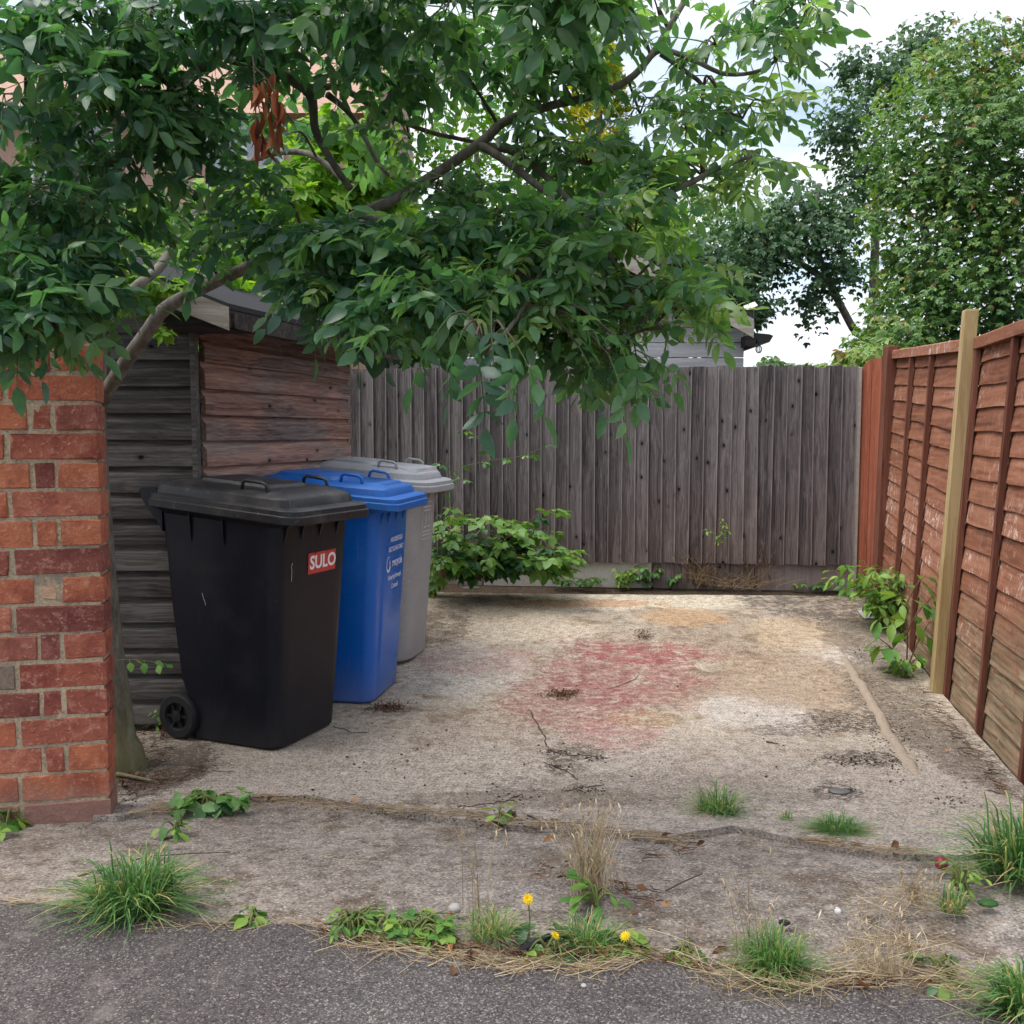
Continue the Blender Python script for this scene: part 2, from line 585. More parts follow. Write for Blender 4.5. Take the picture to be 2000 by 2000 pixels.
def make_road():
    t = NT('tarmac')
    p = t.pos
    cell = t.sep(t.voro(p, 300.0, out='Color'))
    big = t.mrange(t.noise(p, 1.4, 5, 0.65), 0.35, 0.65)
    fine = t.noise(p, 150, 2, 0.7)
    c = t.ramp(fine, [(0.35, (0.040, 0.036, 0.036)), (0.65, (0.125, 0.112, 0.108))])
    c = t.mix(t.mrange(cell[0], 0.84, 0.95, 0, 0.65), c, (0.36, 0.33, 0.31))
    c = t.mix(t.mrange(cell[1], 0.86, 0.97, 0, 0.6), c, (0.24, 0.19, 0.16))
    c = t.mix(t.math('MULTIPLY', big, 0.75), c, t.mix(1.0, c, (0.58, 0.54, 0.54), 'MULTIPLY'))
    st = t.sep(t.voro(p, 190.0, out='Color'))
    c = t.mix(t.mrange(st[0], 0.965, 0.99, 0, 0.55), c, (0.36, 0.32, 0.28))
    worn = t.mrange(t.noise(p, 4.5, 6, 0.7), 0.54, 0.66, 0, 0.5)
    c = t.mix(worn, c, (0.19, 0.165, 0.15))
    t.bump(t.math('ADD', fine, cell[2]), 0.6, 0.006)
    return t.fin(c, 0.8, 0.35)


def make_soil():
    t = NT('soil')
    p = t.pos
    a = t.noise(p, 40, 5, 0.7); b = t.noise(p, 3, 4)
    c = t.ramp(a, [(0.3, (0.035, 0.025, 0.018)), (0.55, (0.085, 0.06, 0.042)), (0.75, (0.19, 0.14, 0.09))])
    c = t.mix(t.mrange(b, 0.5, 0.7, 0, 0.5), c, (0.055, 0.07, 0.025))
    t.bump(a, 0.9, 0.02)
    return t.fin(c, 0.95, 0.15)


M_ROAD, M_SOIL = make_road(), make_soil()


def make_brick():
    t = NT('old_brick')
    o = t.obj
    base = t.ramp(t.rnd, [(0.0, (0.17, 0.060, 0.050)), (0.18, (0.25, 0.075, 0.055)), (0.38, (0.36, 0.115, 0.065)), (0.55, (0.43, 0.150, 0.075)),
                          (0.72, (0.30, 0.090, 0.060)), (0.88, (0.40, 0.145, 0.090)), (1.0, (0.19, 0.065, 0.060))])
    n1 = t.noise(o, 9, 4, 0.6); n2 = t.noise(o, 70, 4, 0.7); n3 = t.noise(o, 26, 5, 0.75)
    c = t.mix(t.mrange(n1, 0.42, 0.66, 0, 0.85), base, t.mix(1.0, base, (0.62, 0.50, 0.60), 'MULTIPLY'))
    c = t.mix(t.mrange(n3, 0.52, 0.68, 0, 0.60), c, (0.47, 0.25, 0.19))
    c = t.mix(t.mrange(n3, 0.46, 0.34, 0, 0.55), c, (0.16, 0.058, 0.048))
    c = t.mix(t.mrange(n2, 0.58, 0.70, 0, 0.55), c, (0.55, 0.36, 0.28))
    c = t.mix(t.mrange(n2, 0.36, 0.27, 0, 0.8), c, (0.07, 0.035, 0.03))
    c = t.mix(1.0, c, (1.16, 1.14, 1.08), 'MULTIPLY')
    zz = t.sep(t.pos)[2]
    low = t.mrange(t.math('ADD', zz, t.math('MULTIPLY', t.noise(t.pos, 12, 3), 0.16)), 0.27, 0.13)
    c = t.mix(t.math('MULTIPLY', low, 0.62), c, (0.26, 0.185, 0.155))     # splashed dirt near the ground
    t.bump(t.math('ADD', n3, t.math('MULTIPLY', n2, 0.6)), 0.9, 0.009)
    return t.fin(c, 0.88, 0.2)


def make_mortar():
    t = NT('lime_mortar')
    p = t.pos
    a = t.noise(p, 90, 4, 0.75); b = t.noise(p, 7, 3)
    c = t.ramp(a, [(0.3, (0.24, 0.18, 0.12)), (0.5, (0.46, 0.365, 0.25)), (0.75, (0.60, 0.50, 0.36))])
    c = t.mix(t.mrange(b, 0.52, 0.68, 0, 0.6), c, (0.17, 0.15, 0.13))
    t.bump(a, 0.9, 0.008)
    return t.fin(c, 0.95, 0.15)


M_BRICK, M_MORTAR = make_brick(), make_mortar()
M_SPALL = m_plain('spalled_brick', (0.46, 0.29, 0.19), 0.9, 0.4, 60, bump=0.8)
M_BRICK_GREY = m_plain('grey_brick', (0.20, 0.15, 0.115), 0.9, 0.45, 80, bump=0.6)


def green_foot(t, c, g):
    ox = t.sep(t.n('ShaderNodeTexCoord').outputs['Object'])[0]
    c = t.mix(t.mrange(t.math('ADD', ox, t.math('MULTIPLY', g, 0.006)), 0.052, 0.060, 0, 0.5), c, (0.36, 0.33, 0.32))      # bleached arris with the edge highlight painted into it
    z = t.sep(t.pos)[2]
    m = t.mrange(t.math('ADD', z, t.math('MULTIPLY', t.noise(t.pos, 2.2, 3), 0.9)), 1.55, 0.75)
    c = t.mix(t.math('MULTIPLY', m, 0.55), c, t.mix(1.0, c, (1.0, 0.80, 0.74), 'MULTIPLY'))
    return c


M_GREYWOOD = m_wood('grey_fence_wood', (0.030, 0.026, 0.028), (0.122, 0.106, 0.105), (0.240, 0.216, 0.210), 'z', fine=95, knots=5.5, extra=green_foot)
M_SHEDGREY = m_wood('grey_shed_wood', (0.024, 0.022, 0.022), (0.085, 0.078, 0.072), (0.190, 0.176, 0.160), 'x', fine=95)


def rusty(t, c, g):
    m = t.mrange(t.noise(t.scale(t.pos, (1, 1, 3)), 1.7, 4), 0.40, 0.62)
    return t.mix(t.math('MULTIPLY', m, 0.75), c, t.mix(1.0, c, (1.4, 0.98, 0.84), 'MULTIPLY'))


M_SHEDRED = m_wood('brown_shed_wood', (0.075, 0.056, 0.050), (0.25, 0.190, 0.165), (0.42, 0.34, 0.30), 'x', fine=95, extra=rusty)


def flaking(t, c, g):
    st = t.scale(t.obj, (0.55, 1, 0.30))
    w = t.noise(st, 38, 4, 0.75, 1.2)
    area = t.mrange(t.math('ADD', t.noise(t.scale(t.pos, (1, 1, 1.6)), 2.0, 3), t.math('MULTIPLY', t.math('SUBTRACT', t.rnd, 0.5), 0.25)), 0.50, 0.72)
    m = t.math('MULTIPLY', t.mrange(w, 0.53, 0.63), t.math('ADD', t.math('MULTIPLY', area, 0.85), 0.10))
    c = t.mix(m, c, (0.62, 0.49, 0.43))
    p = t.sep(t.pos)
    bare = t.mrange(t.math('ADD', p[2], t.math('ADD', t.math('MULTIPLY', t.noise(t.pos, 3.0, 4), 0.55), t.math('MULTIPLY', t.math('SUBTRACT', p[1], 4.9), 0.12))), 0.90, 0.42)
    wood = t.ramp(g, [(0.35, (0.12, 0.085, 0.05)), (0.6, (0.30, 0.22, 0.14)), (0.75, (0.42, 0.34, 0.23))])
    return t.mix(t.math('MULTIPLY', bare, t.mrange(t.noise(t.pos, 20, 4), 0.30, 0.48)), c, wood)


M_LAP = m_wood('red_brown_lap', (0.130, 0.050, 0.030), (0.275, 0.112, 0.062), (0.39, 0.185, 0.118), 'x', fine=45, knots=0, extra=flaking)
M_LAPTRIM = m_wood('red_brown_batten', (0.080, 0.030, 0.020), (0.165, 0.062, 0.040), (0.26, 0.115, 0.078), 'z', fine=45, knots=0)
M_REDBOARD = m_wood('orange_red_board', (0.20, 0.055, 0.030), (0.34, 0.105, 0.058), (0.43, 0.155, 0.095), 'z', fine=80, knots=0)
M_NEWPOST = m_wood('new_treated_timber', (0.17, 0.112, 0.048), (0.36, 0.255, 0.115), (0.50, 0.38, 0.20), 'z', fine=50)
M_PALE = m_wood('pale_weathered_wood', (0.26, 0.255, 0.26), (0.46, 0.45, 0.46), (0.60, 0.59, 0.60), 'x', knots=0)
M_BARGE = m_wood('weathered_bargeboard', (0.18, 0.155, 0.125), (0.36, 0.32, 0.27), (0.50, 0.46, 0.40), 'x', knots=0)
M_DARKWOOD = m_wood('dark_eaves_wood', (0.020, 0.017, 0.016), (0.050, 0.042, 0.040), (0.10, 0.085, 0.08), 'x', knots=0)
M_FELT = m_plain('roof_felt', (0.040, 0.040, 0.042), 0.95, 0.3, 60, spec=0.1)
M_CONCPOST = m_plain('concrete_post', (0.42, 0.39, 0.34), 0.9, 0.3, 50, bump=0.4)


def make_plastic(name, col, scuff, rough, k=0.35, dust=(0.30, 0.26, 0.22), spec=0.4):
    t = NT(name)
    o = t.obj
    s1 = t.noise(t.scale(o, (1, 1, 0.06)), 60, 4, 0.75, 0.5)
    s2 = t.noise(o, 5, 4, 0.6)
    s3 = t.noise(t.scale(t.vmath('ADD', o, t.scale(t.noise(o, 4, 2, out='Color'), (0.12, 0.12, 0.12))), (0.25, 0.25, 1)), 110, 3, 0.8)
    c = t.mix(t.math('MULTIPLY', t.mrange(s2, 0.45, 0.75), k), col, scuff)
    c = t.mix(t.mrange(s3, 0.60, 0.72, 0, k), c, tuple(min(1, q * 1.6) for q in scuff))
    zz = t.sep(t.n('ShaderNodeTexCoord').outputs['Object'])[2]
    c = t.mix(t.math('MULTIPLY', t.mrange(t.math('ADD', zz, t.math('MULTIPLY', s1, 0.3)), 0.42, 0.08), 0.28), c, dust)
    c = t.mix(t.mrange(s1, 0.60, 0.72, 0, 0.22), c, dust)
    r = t.math('ADD', rough, t.math('MULTIPLY', s2, 0.25))
    t.bump(t.noise(o, 160, 2), 0.12, 0.002)
    return t.fin(c, r, spec)


M_BINBLACK = make_plastic('black_plastic', (0.0045, 0.0062, 0.0120), (0.018, 0.018, 0.021), 0.27, 0.5, (0.055, 0.048, 0.043), 0.27)
M_LIDBLACK = make_plastic('black_lid_plastic', (0.012, 0.012, 0.014), (0.075, 0.069, 0.064), 0.34, 0.8)
M_BINBLUE = make_plastic('blue_plastic', (0.0030, 0.105, 0.47), (0.030, 0.16, 0.50), 0.22, 0.3)
M_LIDBLUE = make_plastic('blue_lid_plastic', (0.008, 0.11, 0.42), (0.05, 0.17, 0.46), 0.34, 0.5)
M_BINGREY = make_plastic('grey_plastic', (0.285, 0.29, 0.298), (0.39, 0.385, 0.375), 0.45, 0.5)
M_LIDGREY = make_plastic('grey_lid_plastic', (0.30, 0.31, 0.32), (0.42, 0.42, 0.41), 0.45, 0.6)
M_RUBBER = m_plain('wheel_rubber', (0.014, 0.014, 0.015), 0.75, 0.5, 40)
M_HUB = m_plain('wheel_hub', (0.010, 0.010, 0.012), 0.5, 0.3, 40)
M_STICKER = m_plain('red_sticker', (0.52, 0.055, 0.050), 0.5, 0.12, 60)
M_WHITE = m_plain('white_print', (0.80, 0.80, 0.80), 0.6, 0.08, 60)
M_PRINTBLUE = m_plain('pale_blue_print', (0.62, 0.70, 0.85), 0.6, 0.15, 120)
M_PRINTGREY = m_plain('pale_grey_print', (0.55, 0.56, 0.58), 0.6, 0.15, 120)


def make_bark():
    t = NT('smooth_bark')
    p = t.pos
    a = t.noise(t.scale(p, (1, 1, 0.35)), 30, 5, 0.65); b = t.noise(p, 5, 3)
    c = t.ramp(a, [(0.3, (0.075, 0.068, 0.055)), (0.55, (0.165, 0.150, 0.125)), (0.75, (0.27, 0.25, 0.215))])
    z = t.sep(p)[2]
    c = t.mix(t.math('MULTIPLY', t.mrange(t.math('ADD', z, t.math('MULTIPLY', b, 0.4)), 0.75, 0.15), 0.65), c, (0.155, 0.145, 0.055))
    t.bump(a, 0.6, 0.008)
    return t.fin(c, 0.9, 0.2)


M_BARK = make_bark()
M_TWIG = m_plain('brown_twig', (0.085, 0.062, 0.045), 0.85, 0.4, 60)
M_STEM = m_plain('green_stem', (0.13, 0.15, 0.045), 0.7, 0.4, 40)
M_REDSTEM = m_plain('reddish_stem', (0.16, 0.085, 0.05), 0.7, 0.4, 40)

M_ASH = m_leaf('ash_leaf', [(0.0, (0.042, 0.112, 0.072)), (0.35, (0.078, 0.180, 0.096)), (0.65, (0.142, 0.262, 0.100)), (0.88, (0.220, 0.345, 0.105)), (1.0, (0.31, 0.39, 0.12))],
               0.32, 0.50, 0.6, (1.35, 1.6, 0.7))
M_BRIGHT = m_leaf('bright_leaf', [(0.0, (0.06, 0.16, 0.02)), (0.5, (0.14, 0.30, 0.035)), (1.0, (0.28, 0.42, 0.06))], 0.5, 0.45, 0.3, (1.5, 1.6, 0.6))
M_BRAMBLE = m_leaf('bramble_leaf', [(0.0, (0.022, 0.075, 0.026)), (0.5, (0.055, 0.155, 0.045)), (0.85, (0.11, 0.24, 0.05)), (1.0, (0.24, 0.36, 0.06))], 0.42, 0.25, 0.5)
M_WEED = m_leaf('weed_leaf', [(0.0, (0.035, 0.12, 0.024)), (0.5, (0.095, 0.235, 0.042)), (1.0, (0.27, 0.39, 0.07))], 0.5, 0.3, 0.4)
M_CREEPER = m_leaf('creeper_leaf', [(0.0, (0.034, 0.092, 0.046)), (0.45, (0.105, 0.220, 0.064)), (0.80, (0.195, 0.325, 0.080)), (0.93, (0.27, 0.33, 0.09)), (1.0, (0.30, 0.15, 0.07))],
                   0.45, 0.3, 0.4)
M_DARKTREE = m_leaf('dark_tree_leaf', [(0.0, (0.026, 0.066, 0.042)), (0.5, (0.068, 0.145, 0.068)), (1.0, (0.155, 0.25, 0.10))], 0.5, 0.25, 0.3)
M_GOLD = m_leaf('golden_conifer_spray', [(0.0, (0.05, 0.11, 0.015)), (0.5, (0.25, 0.29, 0.03)), (1.0, (0.55, 0.48, 0.05))], 0.6, 0.3, 0.2)
M_GRASS = m_leaf('grass_blade', [(0.0, (0.045, 0.125, 0.045)), (0.5, (0.12, 0.245, 0.075)), (0.80, (0.24, 0.36, 0.11)), (0.90, (0.44, 0.36, 0.16)), (1.0, (0.52, 0.38, 0.18))], 0.5, 0.3, 0.4)
M_STRAW = m_leaf('dry_straw', [(0.0, (0.14, 0.085, 0.045)), (0.5, (0.38, 0.27, 0.15)), (1.0, (0.70, 0.58, 0.38))], 0.7, 0.15, 0.3, (1, 1, 1))
M_DEADLEAF = m_leaf('dead_leaf', [(0.0, (0.055, 0.026, 0.018)), (0.5, (0.20, 0.095, 0.045)), (1.0, (0.42, 0.24, 0.12))], 0.75, 0.15, 0.2, (1.2, 0.8, 0.5))
M_RUSTLEAF = m_leaf('rust_brown_leaf', [(0.0, (0.10, 0.028, 0.012)), (0.5, (0.24, 0.075, 0.030)), (1.0, (0.34, 0.13, 0.05))], 0.7, 0.25, 0.2, (1.5, 0.9, 0.5))
M_YELLOW = m_leaf('yellow_petal', [(0.0, (0.75, 0.48, 0.01)), (1.0, (0.85, 0.66, 0.02))], 0.6, 0.2, 0.2, (1, 1, 0.4))
M_CLOD = m_plain('dark_clod', (0.035, 0.024, 0.020), 0.95, 0.5, 200, bump=0.7)
M_STONE = m_plain('pale_stone', (0.40, 0.37, 0.34), 0.8, 0.3, 60, bump=0.4)
M_BLACKPIPE = m_plain('black_pipe', (0.012, 0.012, 0.014), 0.4, 0.3, 40)
M_APPLE = m_plain('red_fruit', (0.26, 0.035, 0.045), 0.4, 0.4, 50, spec=0.5)
M_METAL = m_plain('dull_metal', (0.10, 0.105, 0.10), 0.45, 0.3, 60, spec=0.6)
M_PAPER = m_plain('white_paper', (0.78, 0.79, 0.82), 0.7, 0.06, 60)
M_HOUSE = m_plain('pale_brick_wall', (0.46, 0.31, 0.24), 0.9, 0.35, 45, bump=0.3)
M_TILE = m_plain('roof_tile', (0.40, 0.25, 0.19), 0.9, 0.5, 25, bump=0.5)
M_UPVC = m_plain('white_frame', (0.78, 0.79, 0.80), 0.4, 0.05, 20)
M_GLASS = m_plain('dim_window_glass', (0.30, 0.34, 0.38), 0.08, 0.1, 3, spec=0.8)

# ---------------------------------------------------------------- ground, slab, apron, road
def spread(a, b, n): return [a + (b - a) * i / (n - 1) for i in range(n)]


def sheet(name, xs, ys, zf, mat):
    mb = MB()
    for y in ys:
        for x in xs: mb.v.append((x, y, zf(x, y)))
    n = len(xs)
    for j in range(len(ys) - 1):
        for i in range(n - 1): mb.f.append((j * n + i, j * n + i + 1, (j + 1) * n + i + 1, (j + 1) * n + i))
    return tag(mb.obj(name, mat, smooth=True), kind='structure')


sheet('ground', [-300, -120, -40, -15] + spread(-7, 7, 57) + [15, 40, 120, 300], [-60, -20, -6] + spread(-1.5, 11, 73) + [14, 20, 40, 120, 320, 700],
      lambda x, y: zg(x, y) - 0.05 + 0.018 * mnoise.noise((x * 3, y * 3, 0)), M_SOIL)


def interp(pts, x):
    if x <= pts[0][0]: return pts[0][1]
    for (a, ya), (b, yb) in zip(pts, pts[1:]):
        if x <= b: return ya + (yb - ya) * (x - a) / (b - a)
    return pts[-1][1]


JOINT = [tuple(G(u, v)[:2]) for u, v in ((230, 1592), (340, 1574), (480, 1556), (600, 1553), (760, 1580), (900, 1600), (1010, 1612), (1150, 1622),
                                        (1300, 1636), (1430, 1612), (1600, 1648), (1750, 1668), (1880, 1668), (1990, 1650))]
JOINT = [(-4.0, JOINT[0][1] + 0.05)] + JOINT + [(4.0, JOINT[-1][1])]
REDGE = [tuple(G(u, v)[:2]) for u, v in ((-100, 1745), (0, 1760), (130, 1772), (250, 1795), (420, 1806), (600, 1806), (640, 1822), (700, 1845), (860, 1868), (1000, 1884),
                                        (1150, 1892), (1250, 1872), (1378, 1894), (1405, 1925), (1498, 1949), (1592, 1945), (1638, 1925), (1716, 1925), (1813, 1953),
                                        (1968, 1976), (2100, 1995))]
REDGE = [(-15.0, REDGE[0][1] + 0.6)] + REDGE + [(15.0, REDGE[-1][1] - 0.6)]


def fx(x, y, k=1.0): return mnoise.noise((x * 9 * k, y * 9 * k, 3.1)) * 0.5 + mnoise.noise((x * 31 * k, y * 31 * k, 7.7)) * 0.25


def strip(name, xs, y0f, y1f, ny, zf, mat, skirt0=0.0, skirt1=0.0, p=1.0):
    mb = MB(); n = len(xs); rows = []
    ts = [(j / (ny - 1)) ** p for j in range(ny)]
    if skirt0: rows.append([(x, y0f(x), zf(x, y0f(x)) - skirt0) for x in xs])
    for t_ in ts: rows.append([(x, y0f(x) + (y1f(x) - y0f(x)) * t_, zf(x, y0f(x) + (y1f(x) - y0f(x)) * t_)) for x in xs])
    if skirt1: rows.append([(x, y1f(x), zf(x, y1f(x)) - skirt1) for x in xs])
    for r in rows: mb.v += r
    for j in range(len(rows) - 1):
        for i in range(n - 1): mb.f.append((j * n + i, j * n + i + 1, (j + 1) * n + i + 1, (j + 1) * n + i))
    return tag(mb.obj(name, mat, smooth=False), kind='structure')


def slab_z(x, y): return zg(x, y) + 0.006 * mnoise.noise((x * 1.2, y * 1.2, 0)) + 0.002 * fx(x, y)


# the parking slab follows the skewed plot: its right edge stops short of the fence
SR0, SR1 = G(1952, 1540), G(1690, 1145)
SL0, SL1 = G(262, 1590), P(640, 1160, 7.0)
xs_s = spread(-1.9, 3.2, 170)
BACK = 7.02


def slab_right_y(x):
    # y where the right edge crosses x
    return SR0.y + (x - SR0.x) / (SR1.x - SR0.x) * (SR1.y - SR0.y)


mbs = MB()
nx, ny = 150, 130
for j in range(ny + 2):
    t_ = min(max((j - 1) / (ny - 1), 0), 1)
    for i in range(nx):
        s_ = i / (nx - 1)
        yn = 3.4 + (BACK - 3.4) * t_
        xl = -1.75 + 0.15 * t_
        xr = SR0.x + (yn - SR0.y) / (SR1.y - SR0.y) * (SR1.x - SR0.x) + 0.012 * fx(0, yn, 0.6)
        x = xl + (xr - xl) * s_
        y0 = interp(JOINT, x) + 0.02 * fx(x, 0, 0.7)
        yb = BACK - 0.07 * x * 0.6 + 0.012 * fx(x, 9, 0.5)
        y = y0 + (yb - y0) * t_
        z = slab_z(x, y)
        if j == 0 or j == ny + 1: z -= 0.06
        mbs.v.append((x, y, z))
for j in range(ny + 1):
    for i in range(nx - 1): mbs.f.append((j * nx + i, j * nx + i + 1, (j + 1) * nx + i + 1, (j + 1) * nx + i))
for j in range(ny + 1):     # right-hand edge face
    a, b = mbs.v[j * nx + nx - 1], mbs.v[(j + 1) * nx + nx - 1]
    k = len(mbs.v)
    mbs.v += [(a[0], a[1], a[2] - 0.06), (b[0], b[1], b[2] - 0.06)]
    mbs.f.append((j * nx + nx - 1, k, k + 1, (j + 1) * nx + nx - 1))
slab = tag(mbs.obj('concrete_slab', M_SLAB), kind='structure')

xs_a = [-15, -8, -4] + spread(-2.6, 2.9, 150) + [4, 8, 15]
strip('concrete_apron', xs_a, lambda x: interp(REDGE, x) - 0.12, lambda x: interp(JOINT, x) + 0.05, 46,
      lambda x, y: zg(x, y) - 0.020 + 0.007 * mnoise.noise((x * 1.7, y * 1.7, 4)) + 0.003 * fx(x, y), M_APRON)
strip('road', xs_a, lambda x: -5.0, lambda x: interp(REDGE, x) + 0.012 * fx(x, 2, 1.5), 60,
      lambda x, y: zg(x, y) + 0.004 + 0.002 * fx(x, y), M_ROAD, skirt1=0.03, p=0.35)

# raised mortar ridge running across the slab near the fence
pts = [(1648, 1282), (1668, 1318), (1690, 1350), (1712, 1390), (1738, 1438), (1765, 1478), (1795, 1520)]
mb = MB()
pp = []
for (a, b) in zip(pts, pts[1:]):
    for k in range(6): pp.append((a[0] + (b[0] - a[0]) * k / 6, a[1] + (b[1] - a[1]) * k / 6))
rings = []
for i, (u, v) in enumerate(pp):
    c = G(u, v)
    w = 0.028 + 0.009 * mnoise.noise((i * 0.7, 0, 0)); h = 0.019 + 0.009 * mnoise.noise((i * 0.5, 3, 0))
    x0 = 0.016 * mnoise.noise((i * 0.45, 8, 0)); tp_ = min(1.0, 0.25 + i * 0.25, 0.25 + (len(pp) - 1 - i) * 0.25); w *= 0.6 + 0.4 * tp_; h *= tp_
    rings.append([(c.x + x0 + a * w, c.y, c.z + b * h - 0.004) for a, b in ((-1.1, -0.6), (-0.8, 0.65), (-0.25, 1.0), (0.3, 0.95), (0.85, 0.6), (1.1, -0.6))])
mb.loft(rings)
M_RIDGE = m_plain('ridge_mortar', (0.29, 0.235, 0.18), 0.9, 0.35, 70, bump=0.6)
o = mb.obj('mortar_ridge', M_RIDGE, slab, angle=50, fix=True)
# cracks: thin dark fissures with soil standing in them
M_CRACK = m_plain('crack_dirt', (0.075, 0.055, 0.042), 0.95, 0.5, 120)


def crack(pts, w=0.008):
    w *= 0.55
    m = MB(); rs = []
    q = []
    for a, b in zip(pts, pts[1:]):
        for k in range(5): q.append((a[0] + (b[0] - a[0]) * k / 5 + R.uniform(-3, 3), a[1] + (b[1] - a[1]) * k / 5 + R.uniform(-1.5, 1.5)))
    q.append(pts[-1])
    for i, (u, v) in enumerate(q):
        c = G(u, v); ww = w * R.uniform(0.35, 1.2) * (0.3 if i in (0, len(q) - 1) else 1)
        z = slab_z(c.x, c.y)
        rs.append([(c.x - ww, c.y - ww * 0.4, z + 0.0006), (c.x - ww * 0.4, c.y, z + 0.0035), (c.x + ww, c.y + ww * 0.4, z + 0.0006)])
    m.loft(rs, close=False, cap0=False, cap1=False)
    return m.obj('crack', M_CRACK, slab)


crack([(1033, 1388), (1050, 1412), (1062, 1440), (1072, 1462), (1085, 1470)])
crack([(1075, 1466), (1110, 1475), (1150, 1478), (1190, 1482)], 0.012)
crack([(1062, 1488), (1100, 1502), (1130, 1523)], 0.010)
crack([(895, 1578), (950, 1572), (985, 1566), (1020, 1550)], 0.009)
crack([(1100, 1545), (1150, 1536), (1180, 1533)], 0.010)
crack([(1250, 1318), (1230, 1332), (1190, 1345)], 0.005)
crack([(650, 1418), (690, 1432), (720, 1430)], 0.004)

# ---------------------------------------------------------------- brick wall end
WC = G(217, 1590)
wall = empty('brick_wall', WC, 'weathered red brick garden wall end beside the road', 'wall', rz=rad(12.5))
# local frame: -x runs along the wall to the left, -y faces the road
CO, JT, DEP = 0.0955, 0.0118, 0.135
BH = CO - JT
NC = 18
mb = MB(); mb.box((-0.62, DEP / 2 + 0.001, NC * CO / 2 - 0.05), (1.22, DEP - 0.0055, NC * CO + 0.08))
mb.obj('mortar_core', M_MORTAR, wall, world=False)


def brick_mesh(L, k):
    m = MB()
    n = 5
    m.bevel_box((0, 0, 0), (L, DEP, BH), 0.0035, jit=0.0030)
    return m.mesh('brick', M_BRICK)


LS, LH, LC = 0.272, 0.128, 0.056
VAR = {L: [brick_mesh(L, k) for k in range(5)] for L in (LS, LH, LC)}
spec = {(6, 1): M_SPALL, (8, 2): M_BRICK_GREY}
for r in range(NC):
    x = 0.0
    seq = [LS, LH, LS, LS] if r % 2 else [LH, LC, LS, LS, LH]
    if r == 0: seq = [LS, LS, LS, LH]
    for k, L in enumerate(seq):
        me = VAR[L][R.randrange(5)]
        M = Matrix.Translation((x - L / 2 + R.uniform(-.002, .002), DEP / 2 + R.uniform(-.0025, .002), r * CO + BH / 2 - 0.028 + R.uniform(-.0015, .0015))) @ Matrix.Rotation(R.uniform(-.008, .008), 4, 'Y')
        if (r, k) == (10, 1) or (r, k) == (7, 1):
            pass
        o = add_obj('brick', me, wall, world=False, M=M)
        if (r, k) == (8, 1):      # a badly spalled closer, now a pale lump
            m2 = MB(); m2.bevel_box((0, 0.004, 0), (LC + 0.006, DEP, BH - 0.004), 0.012, jit=0.0035)
            o.data = m2.mesh('brick', M_SPALL)
        if (r, k) == (5, 1):
            o.data = o.data.copy(); o.data.materials.clear(); o.data.materials.append(M_BRICK_GREY)
        x -= L + JT + 0.003

# ---------------------------------------------------------------- timber shed
SY = 4.25
C0 = P(389, 1000, SY); C0.z = 0
C1 = P(681, 900, 5.75); C1.z = 0
shed = empty('timber_shed', (C0.x - 0.5, SY + 0.7, 0), 'weathered shiplap garden shed between brick wall and grey fence', 'shed')
BP = 0.1145


def shiplap(L, k, mat):
    """board along +x from 0 to L, face towards -y, slightly uneven; scooped top edge"""
    prof = [(0.0, 0.0), (-0.024, 0.0), (-0.0245, 0.055), (-0.0225, 0.076), (-0.010, 0.088), (-0.003, 0.100), (-0.002, BP + 0.004), (0.006, BP + 0.004)]
    m = MB(); rings = []
    n = 14
    for i in range(n):
        x = L * i / (n - 1)
        w = 0.0025 * mnoise.noise((x * 2.5 + k * 11.3, k * 3.1, 0)); dz = 0.003 * mnoise.noise((x * 3 + k * 5.7, 9, 1))
        rings.append([(x, y + w, z + dz * (1 if q < 3 else 0.3)) for q, (y, z) in enumerate(prof)])
    m.loft(rings)
    me = m.mesh('board', mat); fix_normals(me)
    return me


LEFTX = C0.x - 1.55
vl = [shiplap(1.535, k, M_SHEDGREY) for k in range(6)]
for i in range(16):
    add_obj('board', vl[i % 6], shed, M=Matrix.Translation((LEFTX, SY, 0.035 + i * BP)))
# gable boards above the eaves, shortened by the roof slope
for i in range(16, 21):
    z = 0.035 + i * BP
    L = 1.535 - (z + BP - 1.84) / 0.395
    if L > 0.2: add_obj('board', shiplap(L, i, M_SHEDGREY), shed, M=Matrix.Translation((LEFTX, SY, z)))
dv = (C1 - C0); wl = dv.length; ang = math.atan2(dv.y, dv.x)
vr = [shiplap(wl - 0.05, k + 20, M_SHEDRED) for k in range(7)]
for i in range(16):
    z = 0.03 + i * BP
    o = add_obj('board', vr[i % 7], shed, M=Matrix.Translation((C0.x, C0.y, z)) @ Matrix.Rotation(ang, 4, 'Z') @ Matrix.Translation((0.035, 0.0, 0)))
mb = MB(); mb.bevel_box((C0.x - 0.002, SY - 0.008, 0.93), (0.024, 0.05, 1.86), 0.003); mb.obj('corner_post', M_SHEDGREY, shed)
mb = MB(); mb.box((C1.x - 0.01, C1.y - 0.005, 0.95), (0.03, 0.04, 1.80)); mb.obj('corner_post', M_SHEDRED, shed)
# back and far sides so that it stands as a closed box
B0 = Vector((LEFTX, SY + 1.6, 0))
mb = MB(); mb.add([(LEFTX, SY + 0.02, 0.02), (LEFTX, SY + 1.6, 0.02), (LEFTX, SY + 1.6, 1.8), (LEFTX, SY + 0.02, 1.8), (C1.x - 0.02, C1.y, 0.02), (C1.x - 0.02, C1.y, 1.8)],
                  [(0, 1, 2, 3), (1, 4, 5, 2)]); mb.obj('rear_wall', M_SHEDGREY, shed)
